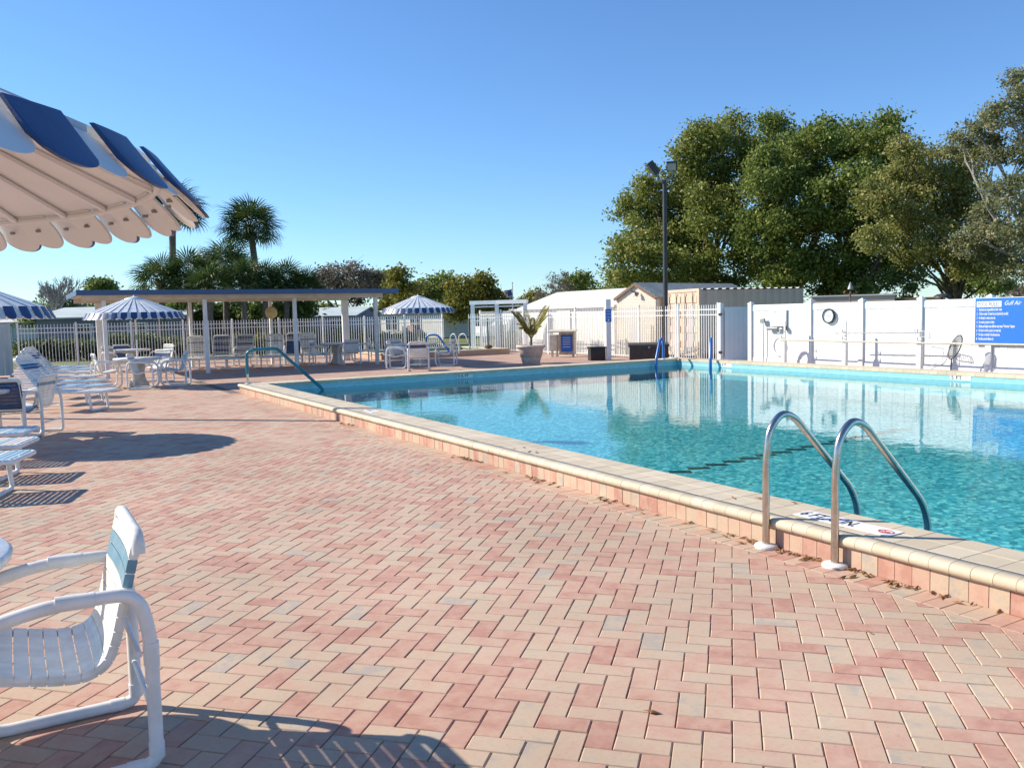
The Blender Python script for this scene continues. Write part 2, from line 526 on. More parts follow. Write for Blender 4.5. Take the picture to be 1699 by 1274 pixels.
def arrays_mesh(name, V, Fq, rnd, mats, mi=None):
    """V (n,3); Fq (m,k) faces; rnd per face"""
    me = bpy.data.meshes.new(name)
    m, k = Fq.shape
    me.vertices.add(len(V)); me.vertices.foreach_set('co', V.astype(np.float32).ravel())
    me.loops.add(m * k); me.loops.foreach_set('vertex_index', Fq.astype(np.int32).ravel())
    me.polygons.add(m)
    me.polygons.foreach_set('loop_start', (np.arange(m) * k).astype(np.int32))
    for q in (mats if isinstance(mats, (list, tuple)) else [mats]):
        me.materials.append(MT[q])
    if mi is not None:
        me.polygons.foreach_set('material_index', mi.astype(np.int32))
    me.update(calc_edges=True)
    a = me.attributes.new('rnd', 'FLOAT', 'FACE')
    a.data.foreach_set('value', rnd.astype(np.float32))
    return me
def set_rnd(me, val):
    a = me.attributes.new('rnd', 'FLOAT', 'FACE')
    a.data.foreach_set('value', np.full(len(me.polygons), val, np.float32))
    return me
def arc(cx, cz, r, a0, a1, n=6):
    return [(cx + r * math.cos(math.radians(a0 + (a1 - a0) * i / n)), cz + r * math.sin(math.radians(a0 + (a1 - a0) * i / n))) for i in range(n + 1)]
def smooth_path(pts, rad, n=5):
    """polyline with rounded corners"""
    pts = [Vector(p) for p in pts]
    out = [pts[0]]
    for i in range(1, len(pts) - 1):
        a, b, c = pts[i - 1], pts[i], pts[i + 1]
        d1, d2 = (a - b), (c - b)
        k = min(rad, d1.length * 0.49, d2.length * 0.49)
        p, q = b + d1.normalized() * k, b + d2.normalized() * k
        for j in range(n + 1):
            t = j / n
            out.append(p * (1 - t) ** 2 + b * 2 * t * (1 - t) + q * t * t)
    out.append(pts[-1])
    return out
def text(name, body, size, m, parent, M, sx=1.0, ext=0.001, align='LEFT', shear=0.0, bold=0.0, sp=1.0):
    cu = bpy.data.curves.new(name, 'FONT')
    cu.body = body
    cu.size = size
    cu.extrude = ext
    cu.align_x = align
    cu.shear = shear
    cu.offset = bold
    cu.space_character = sp
    cu.resolution_u = 3
    tmp = bpy.data.objects.new(name, cu)
    COL.objects.link(tmp)
    dg = bpy.context.evaluated_depsgraph_get()
    me = bpy.data.meshes.new_from_object(tmp.evaluated_get(dg))
    bpy.data.objects.remove(tmp)
    me.materials.clear(); me.materials.append(MT[m])
    return link(name, me, parent, M=M @ Matrix.Diagonal((sx, 1, 1, 1)))
def basis(x, y, z, o=(0, 0, 0)):
    return Matrix.Translation(o) @ Matrix((Vector(x), Vector(y), Vector(z))).transposed().to_4x4()

# ================================================================== SETTING
PX0, PX1, PY1 = 4.85, 16.7, 18.87      # pool inside
CX0, CX1, CY1 = 4.32, 17.2, 19.4       # outside of the coping
CT = 0.20                              # coping top
WL = 0.015                             # waterline
YB = -7.0                              # how far the pool runs back past the camera

def plane(name, x0, y0, x1, y1, z, m):
    return MB().add([(x0, y0, z), (x1, y0, z), (x1, y1, z), (x0, y1, z)], [(0, 1, 2, 3)]).build(name, m)
# lawn with a hole for the pool
lawn = MB()
B = 1500
for x0, y0, x1, y1 in ((-B, -B, -9, B), (19.0, -B, B, B), (-9, 36, 19.0, B), (-9, -B, 19.0, -9)):
    lawn.add([(x0, y0, -0.05), (x1, y0, -0.05), (x1, y1, -0.05), (x0, y1, -0.05)], [(0, 1, 2, 3)])
struct(lawn.build('ground', 'lawn'))
# deck away from the camera: the pavers are too small there to tell apart
fd = MB()
BX0, BY0, BY1 = -3.6, 0.2, 24.0
for x0, y0, x1, y1 in ((-9.05, -9.05, BX0, 36.05), (BX0, -9.05, 4.36, BY0), (BX0, BY1, 4.36, 36.05), (4.36, CY1 - 0.02, 19.05, 36.05), (CX1 - 0.02, YB, 19.05, CY1 - 0.02), (4.36, -9.05, 19.05, YB)):
    fd.add([(x0, y0, 0), (x1, y0, 0), (x1, y1, 0), (x0, y1, 0)], [(0, 1, 2, 3)])
deck = struct(fd.build('pool_deck', 'paver_far'))
struct(plane('sand_bed', BX0 - .02, BY0 - .02, 4.4, BY1 + .02, -0.009, 'sand_bed'))

# ---- herringbone pavers, each one a solid with chamfered edges
PW = 0.107
e1 = np.array([math.sin(math.radians(135)), math.cos(math.radians(135))])
e2 = np.array([math.sin(math.radians(45)), math.cos(math.radians(45))])
XC = 4.36 - 0.218                       # herringbone ends at the soldier course
def clip(poly, n, d):
    out = []
    for i in range(len(poly)):
        a, b = poly[i], poly[(i + 1) % len(poly)]
        da, db = a[0] * n[0] + a[1] * n[1] - d, b[0] * n[0] + b[1] * n[1] - d
        if da <= 0:
            out.append(a)
        if (da < 0 < db) or (db < 0 < da):
            t = da / (da - db)
            out.append((a[0] + (b[0] - a[0]) * t, a[1] + (b[1] - a[1]) * t))
    return out
whole, cut = [], []
N_ = 330
g = 0.0018
for i in range(-N_, N_):
    for j in range(-N_, N_):
        s_ = (i - j) % 4
        if s_ == 0:
            w_, h_ = 2, 1
        elif s_ == 3:
            w_, h_ = 1, 2
        else:
            continue
        c = (e1 * (i + w_ / 2) + e2 * (j + h_ / 2)) * PW
        if c[0] < BX0 - .15 or c[0] > XC + .15 or c[1] < BY0 - .15 or c[1] > BY1 + .15:
            continue
        dx, dy = e1 * (w_ / 2 * PW - g), e2 * (h_ / 2 * PW - g)
        poly = [tuple(c - dx - dy), tuple(c - dx + dy), tuple(c + dx + dy), tuple(c + dx - dy)][::-1]
        xs = [p[0] for p in poly]; ys = [p[1] for p in poly]
        if min(xs) > BX0 and max(xs) < XC and min(ys) > BY0 and max(ys) < BY1:
            whole.append((c[0], c[1], s_, poly))
        else:
            for n, d in (((1, 0), XC - g), ((-1, 0), -BX0), ((0, -1), -BY0), ((0, 1), BY1)):
                poly = clip(poly, n, d)
                if len(poly) < 3:
                    break
            if len(poly) >= 3:
                cut.append(poly)
def area(p):
    return abs(sum(p[i][0] * p[(i + 1) % len(p)][1] - p[(i + 1) % len(p)][0] * p[i][1] for i in range(len(p)))) / 2
cut = [p for p in cut if area(p) > 2e-4]
def inview(x, y):
    q = Vector((x, y, 0)) - Vector((0, 0, EYE))
    zf = q.dot(_fw)
    if zf < 0.2:
        return False
    u_, v_ = q.dot(CR) / zf * F, -q.dot(CU) / zf * F
    return abs(u_) < W / 2 + 15 and abs(v_) < H / 2 + 15
whole.sort(key=lambda q: (0 if inview(q[0], q[1]) else 1, math.hypot(q[0], q[1])))
def rr():
    x = random.random()
    return 0.14 + 0.80 * x if random.random() > 0.03 else random.uniform(0, 0.08)
variants = {0: [], 3: []}
for s_ in (0, 3):
    w_, h_ = (2, 1) if s_ == 0 else (1, 2)
    dx, dy = e1 * (w_ / 2 * PW - g), e2 * (h_ / 2 * PW - g)
    poly = [tuple(-dx - dy), tuple(-dx + dy), tuple(dx + dy), tuple(dx - dy)][::-1]
    for k in range(24):
        me = MB().prism(poly, -0.03, 0.0, 0, 0.0045).mesh('brick', 'paver')
        variants[s_].append(set_rnd(me, (k + random.random()) / 24))
def tilt():
    return (random.gauss(0, 0.004), random.gauss(0, 0.004), random.gauss(0, 0.004))
for x, y, s_, poly in whole[:300]:
    o = link('brick', variants[s_][min(23, int(rr() * 24))], deck, (x, y, random.gauss(0, 0.0006)))
    o.rotation_euler = tilt()
# the other pavers: near ones with a chamfer, joined
mb = MB(); vals = []
def addp(poly, z, ch, val):
    n0 = len(mb.f)
    mb.prism(poly, -0.03, z, 0, ch)
    vals.extend([val] * (len(mb.f) - n0))
for x, y, s_, poly in whole[300:]:
    ch = 0.0045 if math.hypot(x, y) < 11 else 0.0
    addp(poly, random.gauss(0, 0.0006), ch, rr())
for poly in cut:
    addp(poly, random.gauss(0, 0.0006), 0.0022 if area(poly) > 0.006 else 0.0, rr())
def attach_vals(mb, vals, name, m, parent, kind=None):
    me = mb.mesh(name, m)
    a = me.attributes.new('rnd', 'FLOAT', 'FACE')
    a.data.foreach_set('value', np.array(vals, np.float32))
    o = link(name, me, parent)
    if kind:
        o['kind'] = kind
    return o
attach_vals(mb, vals, 'paver_field', 'paver', deck, 'stuff')
# soldier course along the pool wall
sold = []
for k in range(12):
    me = MB().prism([(-0.107, -PW / 2 + g), (0.107, -PW / 2 + g), (0.107, PW / 2 - g), (-0.107, PW / 2 - g)], -0.03, 0, 0, 0.003).mesh('brick', 'paver')
    sold.append(set_rnd(me, (k + random.random()) / 12))
y = 1.2
border = struct(link('border_course', None))
while y < 19.2:
    o = link('brick', random.choice(sold), border, (4.36 - 0.108, y, random.gauss(0, 0.0006)))
    o.rotation_euler = (random.gauss(0, .004), random.gauss(0, .004), random.gauss(0, .004))
    y += PW

# ---- pool wall (raised curb)
core = MB()
core.box(((4.39 + PX0 - .02) / 2, (YB + CY1 - .06) / 2, 0.055), (PX0 - .02 - 4.39, CY1 - .06 - YB, 0.15))
core.box(((4.39 + CX1 - .03) / 2, (PY1 + .02 + CY1 - .06) / 2, 0.045), (CX1 - .03 - 4.39, CY1 - .06 - PY1 - .02, 0.13))
core.box(((PX1 + .02 + CX1 - .03) / 2, (YB + PY1 - .05) / 2, 0.045), (CX1 - .03 - PX1 - .02, PY1 - YB - .05, 0.13))
wall = struct(core.build('pool_wall', 'curb_core'))
wb = []
for k in range(18):
    hw = 0.0545
    me = MB().prism([(0, -hw + .001), (0, hw - .001), (0.034, hw - .001), (0.034, -hw + .001)][::-1], 0.0, 0.128).mesh('brick', 'paver')
    # front face slightly pillowed by a chamfered slab
    wb.append(set_rnd(me, (k + random.random()) / 18))
y = 0.9
while y < 19.25:
    o = link('brick', random.choice(wb), wall, (4.358 + random.gauss(0, .0012), y, 0))
    o.rotation_euler = (0, 0, random.gauss(0, .006))
    y += 0.111
fc = MB(); vv = []
x = 4.42
while x < 17.1:
    n0 = len(fc.f)
    fc.box((x, CY1 - 0.045, 0.064), (0.107, 0.034, 0.128)); vv += [rr()] * (len(fc.f) - n0)
    x += 0.111
attach_vals(fc, vv, 'back_course', 'paver', wall, 'stuff')
# bullnose tiles and flat tiles of the near coping
coping = struct(MB().box(((4.40 + PX0 - .012) / 2, (YB + CY1 - .04) / 2, 0.1635), (PX0 - .012 - 4.40, CY1 - .04 - YB, 0.068)).extrude([(4.44, .131), (4.347, .131)] + [(a_, b_) for a_, b_ in arc(4.357, 0.163, 0.0335, 250, 110, 8)[1:]] + [(4.372, .1975), (4.44, .1975)], .9, CY1 - .03, 'Y').build('pool_coping', 'grout'))
prof = [(4.44, 0.128), (4.345, 0.128)] + arc(4.355, 0.163, 0.036, 250, 110, 8)[1:] + [(4.37, 0.2), (4.44, 0.2)]
bull, flat = [], []
for k in range(14):
    p2 = [(a - 4.32, b) for a, b in prof]
    me = MB().extrude(p2, -0.0585, 0.0585, 'Y', 0, True).mesh('tile', 'coping_tile')
    bull.append(set_rnd(me, (k + random.random()) / 14))
    me = MB().prism([(-0.1, -0.1), (0.1, -0.1), (0.1, 0.1), (-0.1, 0.1)], 0.17, 0.2, 0, 0.002).mesh('tile', 'coping_tile')
    flat.append(set_rnd(me, (k + random.random()) / 14))
y = 1.45
while y < 19.3:
    link('tile', random.choice(bull), coping, (4.32 + random.gauss(0, .0006), y, random.gauss(0, .0004)))
    y += 0.1200
y = 1.4
while y < 18.8:
    for cx_ in (4.546, 4.7495):
        o = link('tile', random.choice(flat), coping, (cx_, y, random.gauss(0, .0004)))
    y += 0.2035
# far coping: the tiles joined
cf = MB(); vv = []
def ft(x0, y0, x1, y1, z0=.13, z1=.2):
    n0 = len(cf.f)
    cf.prism([(x0, y0), (x1, y0), (x1, y1), (x0, y1)], z0, z1, 0, 0.008); vv.extend([random.random()] * (len(cf.f) - n0))
x = 4.45
while x < CX1 - .05:
    ft(x, CY1 - .115, x + .196, CY1); 
    if x > 4.83 and x < PX1:
        ft(x, PY1 - .012, x + .196, CY1 - .119)
    x += 0.2
y = YB
while y < CY1 - .13:
    if y < PY1:
        ft(PX1 - .012, y, PX1 + .38, y + .196)
    ft(PX1 + .384, y, CX1, y + .196)
    y += 0.2
attach_vals(cf, vv, 'far_tiles', 'coping_tile', coping, 'stuff')

# pool shell
sh = MB()
D0 = -0.30
def wallq(a, b, z0, z1, mi):
    sh.add([(a[0], a[1], z0), (b[0], b[1], z0), (b[0], b[1], z1), (a[0], a[1], z1)], [(0, 1, 2, 3)], mi)
for a, b in (((PX0, YB), (PX0, PY1)), ((PX0, PY1), (PX1, PY1)), ((PX1, PY1), (PX1, YB)), ((PX1, YB), (PX0, YB))):
    wallq(a, b, -0.10, 0.17, 0)
    wallq(a, b, D0, -0.10, 1)
sh.add([(PX0, YB, D0), (PX1, YB, D0), (PX1, PY1, D0), (PX0, PY1, D0)], [(0, 1, 2, 3)], 2)
struct(sh.build('pool_shell', ['waterline_tile', 'pool_plaster', 'pool_mosaic']))
struct(plane('water', PX0 + .001, YB, PX1 - .001, PY1 - .001, WL, 'water'))

# dark marker tiles on the pool floor, staggered
lp = [at(1128, 783, D0), at(1480, 715, D0), at(1500, 711, D0)]
lm = struct(link('lane_marker', None))
k = 0
tm = MB().box((0, 0, .004), (0.26, 0.10, 0.008)).mesh('tile', 'tile_black')
dv = (lp[1] - lp[0]); L = dv.length; nrm = dv.normalized(); pv = Vector((-nrm.y, nrm.x, 0))
t_ = 0.0
while t_ < (lp[2] - lp[0]).length:
    p = lp[0] + nrm * t_
    o = link('tile', tm, lm, (p.x, p.y, D0 + .002))
    o.rotation_euler = (0, 0, math.atan2(CRX.y, CRX.x))
    t_ += 0.33
    if t_ > 12: break

# ================================================================== STRAP CHAIR
def chair_proto(name, navy=False, single=False, top=('strap_teal', 'strap_teal'), body='strap_white'):
    t = thing(name, 'strap chair', 'chair')
    fr = []
    for s in (-1, 1):
        y = 0.295 * s
        path = [(-.27, y, .3), (-.27, y, .50), (-.235, y, .655), (0.05, y, .66), (.30, y, .60), (.33, y, .30), (.31, y, .022), (-.27, y, .022)]
        p = smooth_path([(-.27, y, .12)] + path[1:] + [(-.27, y, .12)], 0.13 if not single else 0.12, 6)
        MB().tube(p[:-1], 0.0245 if single else 0.0235, 12 if single else 8, closed=True).build('arm_frame', 'white_metal', t)
        if single:
            for (xa, za_, xb, zb_) in ((-.27, .10, -.27, .045), (-.225, .022, -.17, .022), (-.27, .47, -.27, .38), (-.10, .6565, .02, .660)):
                MB().tube([(xa, y, za_), (xb, y, zb_)], 0.0272, 14).build('sleeve', 'white_metal', t)
    ys = 0.245
    prof = [(.30, .395), (.265, .435), (.17, .42), (.03, .385), (-.06, .375), (-.13, .405), (-.165, .49), (-.195, .62), (-.235, .78), (-.25, .835)]
    if single: ys = 0.258
    rail = MB()
    pr = smooth_path([(x, 0, z) for x, z in prof], 0.05, 3)
    for s in (-1, 1):
        rail.tube([(p.x, ys * s, p.z) for p in pr], 0.015, 8)
    rail.tube([(-.27, -.295, .20), (-.27, .295, .20)], 0.012, 8)
    rail.tube([(.31, -.295, .33), (.31, .295, .33)], 0.012, 8)
    rail.tube([(-.23, -.295, .43), (-.23, .295, .43)], 0.012, 8)
    rail.build('seat_rails', 'white_metal', t)
    # straps wrapped across the two rails
    d = [0.0]
    for a, b in zip(pr[:-1], pr[1:]):
        d.append(d[-1] + (b - a).length)
    def on(sv):
        for i in range(len(pr) - 1):
            if d[i + 1] >= sv:
                k = (sv - d[i]) / max(1e-9, d[i + 1] - d[i])
                return pr[i].lerp(pr[i + 1], k), (pr[i + 1] - pr[i]).normalized()
        return pr[-1], (pr[-1] - pr[-2]).normalized()
    pitch, wdt = 0.0515, 0.047 if single else 0.0495
    nst = int(d[-1] / pitch)
    items = []
    for k in range(nst):
        s0 = 0.006 + k * pitch
        cm = body
        if k == nst - 2: cm = top[0]
        if k == nst - 3: cm = top[1]
        items.append((s0, cm))
    cur = {}
    for k, (s0, cm) in enumerate(items):
        mb_ = MB() if single else cur.setdefault((cm, k * pitch > 0.50), MB())
        sec = []
        for q in range(5):
            sv = s0 + wdt * q / 4
            p, tg = on(sv)
            nn = Vector((-tg.z, 0, tg.x))
            if nn.z < 0 and abs(nn.z) > .3: nn = -nn
            if tg.z > 0.6: nn = Vector((abs(tg.z), 0, -tg.x if tg.x < 0 else tg.x)).normalized()
            sec.append((p, nn))
        ny = 9
        vs_, fs = [], []
        loop = []
        for q in range(ny):
            yy = -ys - .012 + (2 * ys + .024) * q / (ny - 1)
            sag = -0.010 * (1 - (yy / ys) ** 2)
            loop.append((yy, 0.016 + sag))
        for q in range(ny - 1, -1, -1):
            loop.append((loop[q][0], -0.016 if q in (0, ny - 1) else loop[q][1] - 0.004))
        loop = [(-ys - .016, 0.0)] + loop[:ny] + [(ys + .016, 0.0)] + loop[ny:]
        nl = len(loop)
        for p, nn in sec:
            for yy, off in loop:
                vs_.append((p.x + nn.x * off, yy, p.z + nn.z * off))
        for a in range(4):
            for b in range(nl):
                fs.append((a * nl + b, a * nl + (b + 1) % nl, (a + 1) * nl + (b + 1) % nl, (a + 1) * nl + b))
        mb_.add(vs_, fs, 0, False)
        mb_.add(vs_[:nl], [tuple(range(nl))], 0); mb_.add(vs_[-nl:], [tuple(range(nl - 1, -1, -1))], 0)
        if single:
            mb_.build('strap', cm, t)
    if not single:
        for (cm, back), m_ in cur.items():
            m_.build('back_straps' if back else 'seat_straps', cm, t)
    # rolled head cap
    cap = MB()
    p, tg = on(d[-1])
    pts = [(p.x, -ys - .01, p.z - .05), (p.x, -ys - .005, p.z - .01), (p.x, -ys + .03, p.z + .012), (p.x, ys - .03, p.z + .012), (p.x, ys + .005, p.z - .01), (p.x, ys + .01, p.z - .05)]
    cap.tube(smooth_path(pts, 0.03, 4), 0.024, 12)
    cap.build('head_roll', 'strap_white', t)
    return t
R_ = math.radians
# foreground chair, facing -X
fg = chair_proto('strap_chair', single=True)
fg.location, fg.rotation_euler = (0.10, 3.50, 0), (0, 0, PI)
fg['label'] = 'white strap chair with teal top straps, foreground corner beside the marbled tabletop'
proto_chair = chair_proto('strap_chair', top=('strap_grey', 'strap_white'))
proto_aqua = chair_proto('strap_chair', top=('strap_aqua', 'strap_aqua'), body='strap_aqua')
proto_navy = chair_proto('strap_chair', top=('strap_navy', 'strap_navy'), body='strap_navy')
proto_cream = chair_proto('strap_chair', top=('strap_navy', 'strap_navy'))
proto_tealtop = chair_proto('strap_chair', top=('strap_teal', 'strap_white'))
used = set()
def put(proto, x, y, az, label, group='strap chairs on the pool deck'):
    """az: compass bearing the sitter faces, clockwise from +Y"""
    o = place(proto, id(proto) in used, (x, y, 0), R_(90 - az), label, group)
    used.add(id(proto))
    return o
HD = 30.48
def L(px, py, z=0):
    p = at(px, py, z); return p.x, p.y
put(proto_navy, *L(20, 728), HD - 8, 'navy strap chair seen from behind at the left edge of the deck')
put(proto_tealtop, *L(58, 720), HD - 92, 'white strap chair facing left beside the navy strap chair')
# group at the striped umbrella on the left
put(proto_chair, 2.02, 23.35, HD + 55, 'white strap chair left of the pedestal table under the left striped umbrella')
put(proto_aqua, 3.62, 22.85, HD - 100, 'aqua backed strap chair right of the pedestal table under the left striped umbrella')
put(proto_cream, 3.40, 24.55, HD + 200, 'cream strap chair behind the pedestal table under the left striped umbrella')
put(proto_chair, 2.75, 22.45, HD + 80, 'white strap chair turned sideways just in front of the left pedestal table')
put(proto_chair, 2.95, 30.6, HD + 100, 'white strap chair left of the rear table near the left picket fence')
put(proto_navy, 3.25, 31.9, HD + 170, 'strap chair with dark back behind the rear table near the left picket fence')
put(proto_tealtop, 4.4, 30.3, HD - 150, 'grey topped strap chair right of the rear table near the left picket fence')
# pavilion table
put(proto_cream, 9.25, 28.9, HD + 90, 'strap chair left of the round table under the pavilion')
put(proto_chair, 10.05, 28.0, HD - 30, 'grey backed strap chair seen from behind right of the pavilion table')
put(proto_chair, 11.0, 29.3, HD - 90, 'white strap chair facing left near the right rear post of the pavilion')
put(proto_navy, 8.75, 30.2, HD + 170, 'low navy strap chair behind the chaises under the pavilion')
put(proto_tealtop, 7.2, 30.9, HD + 180, 'low grey strap chair between two high chaises under the pavilion')
# right umbrella group
put(proto_chair, *L(659, 612), HD + 92, 'white strap chair left of the table under the right striped umbrella')
put(proto_cream, *L(695, 615), HD - 5, 'strap chair with navy top bands, its back to the pool, under the right umbrella')
put(proto_tealtop, *L(742, 607), HD - 85, 'cream strap chair right of the table under the right striped umbrella')
put(proto_chair, 11.0, 26.3, HD + 165, 'white strap chair facing the pool behind the right umbrella table')

# ---- chaise longue
def chaise_proto(ang, pat, name='chaise_longue'):
    t = thing(name, 'chaise', 'chaise longue')
    w = 0.31
    x0, xh, z0 = 0.0, -1.18, 0.36          # foot at x=0, hinge at xh, head further back
    fr = MB()
    fr.tube(smooth_path([(xh - .72, -w, z0), (x0 - .02, -w, z0), (x0, -w + .02, z0), (x0, w - .02, z0), (x0 - .02, w, z0), (xh - .72, w, z0), (xh - .72, -w, z0)], .05, 4), 0.024, 8)
    fr.build('frame', 'white_metal', t)
    for xx in (-.22, -1.55):
        MB().tube(smooth_path([(xx - .03, -w, z0), (xx, -w, .015), (xx + .0, w, .015), (xx - .03, w, z0)], .06, 4), 0.024, 8).build('leg', 'white_metal', t)
    ca, sa = math.cos(ang), math.sin(ang)
    Lb = 0.74
    bk = MB()
    hx, hz = xh, z0 + .03
    top = (hx - Lb * ca, hz + Lb * sa)
    bk.tube(smooth_path([(hx, -w + .03, hz), (top[0], -w + .03, top[1]), (top[0], w - .03, top[1]), (hx, w - .03, hz)], .09, 5), 0.022, 8)
    bk.tube([(hx - Lb * ca * .55, -w + .05, hz + Lb * sa * .55), (hx - Lb * ca * .55 - .12, -w + .05, z0)], .010, 6)
    bk.tube([(hx - Lb * ca * .55, w - .05, hz + Lb * sa * .55), (hx - Lb * ca * .55 - .12, w - .05, z0)], .010, 6)
    bk.build('back_frame', 'white_metal', t)
    bands = {}
    k = 0
    x = -.03
    while x > xh + .02:
        c_ = pat[k % len(pat)]
        m_ = bands.setdefault((c_, 0), MB())
        m_.box((x - .024, 0, z0 + .022), (.040, 2 * w + .035, .005))
        k += 1; x -= .058
    s = .03
    while s < Lb - .02:
        c_ = pat[k % len(pat)]
        m_ = bands.setdefault((c_, 1), MB())
        cx_, cz_ = hx - (s + .022) * ca + .016 * sa, hz + (s + .022) * sa + .016 * ca
        m_.box((cx_, 0, cz_), (.040, 2 * w - .02, .005), M=Matrix.Rotation(ang, 3, 'Y'))
        k += 1; s += .058
    for (c_, b_), m_ in bands.items():
        m_.build('back_straps' if b_ else 'seat_straps', c_, t)
    MB().tube([(top[0] + .02, -w + .1, top[1] + .01), (top[0] + .02, w - .1, top[1] + .01)], .028, 10).build('head_roll', 'strap_white', t)
    return t
W_, N_s, A_, T_ = 'strap_white', 'strap_navy', 'strap_aqua', 'strap_teal'
ch1 = chaise_proto(R_(48), [A_, A_, A_, W_, A_, A_, N_s, N_s, A_, A_])
ch2 = chaise_proto(R_(55), [W_, W_, W_, A_, W_, W_, W_, W_, N_s, N_s])
ch3 = chaise_proto(R_(70), ['strap_grey', 'strap_grey', N_s, N_s])
ch4 = chaise_proto(R_(68), [W_, W_, W_, W_, 'strap_grey', W_])
def putc(proto, x, y, az, label):
    return put(proto, x, y, az, label, 'chaise longues on the pool deck')
rowaz = 122
putc(ch2, 1.58, 17.4, rowaz, 'white strapped chaise longue with navy bands, nearest of the left row')
putc(ch1, 1.62, 18.9, rowaz, 'aqua strapped chaise longue second nearest in the left row')
putc(ch1, 1.72, 20.6, rowaz - 3, 'aqua strapped chaise longue third from the front in the left row')
putc(ch2, 1.85, 24.6, rowaz - 3, 'chaise longue fourth from the front in the left row, behind the gap')
putc(ch2, 1.76, 22.5, rowaz - 3, 'white strapped chaise longue squeezed between the aqua ones in the left row')
putc(ch1, 1.92, 26.1, rowaz - 4, 'aqua strapped chaise longue second from the far end of the left row')
putc(ch1, 1.98, 27.8, rowaz - 4, 'farthest chaise longue of the left row near the picket fence')
putc(ch1, 0.06, 9.25, 108, 'chaise longue foot end at the left edge, nearest one to the foreground chair')
putc(ch2, 0.12, 10.35, 108, 'chaise longue foot end at the left edge, middle one of the near three')
putc(ch1, 0.16, 11.5, 108, 'chaise longue foot end at the left edge, beside the navy strap chair')
putc(ch4, *L(312, 615), HD + 172, 'high backed chaise facing the pool right of the left umbrella')
putc(ch3, *L(357, 613), HD + 172, 'grey high backed chaise just right of the left front pavilion post')
putc(ch3, *L(390, 613), HD + 178, 'blue high backed chaise next to the pool handrail')
putc(ch4, *L(448, 611), HD + 172, 'white high backed chaise behind the teal handrail')
putc(ch3, *L(486, 606), HD + 170, 'blue high backed chaise at the middle front pavilion post')
putc(ch4, *L(532, 606), HD + 150, 'chaise with crossed head cushions left of the pavilion table')

# ---- round pedestal tables
def table_proto(mats=('fiberglass', 'pedestal_stone')):
    t = thing('pedestal_table', 'table', 'table')
    MB().lathe([(.0, .675), (.50, .675), (.535, .668), (.56, .678), (.575, .70), (.575, .715), (.56, .728), (.0, .732)], n=40).build('tabletop', mats[0], t)
    MB().lathe([(.24, 0), (.25, .05), (.215, .10), (.165, .20), (.145, .36), (.165, .52), (.21, .62), (.25, .674)], n=24).build('pedestal', mats[1], t)
    return t
tp = table_proto()
def putt(x, y, label):
    return place(tp, id(tp) in used, (x, y, 0), 0, label, 'round pedestal tables')
putt(-0.61, 3.90, 'marbled white round table cut by the left edge beside the foreground chair')
used.add(id(tp))
putt(2.774, 23.283, 'round pedestal table under the left striped umbrella')
putt(3.55, 31.0, 'small round table near the left picket fence')
putt(*L(560, 603), 'round pedestal table under the right part of the pavilion')
putt(*L(696, 607), 'round pedestal table under the right striped umbrella')

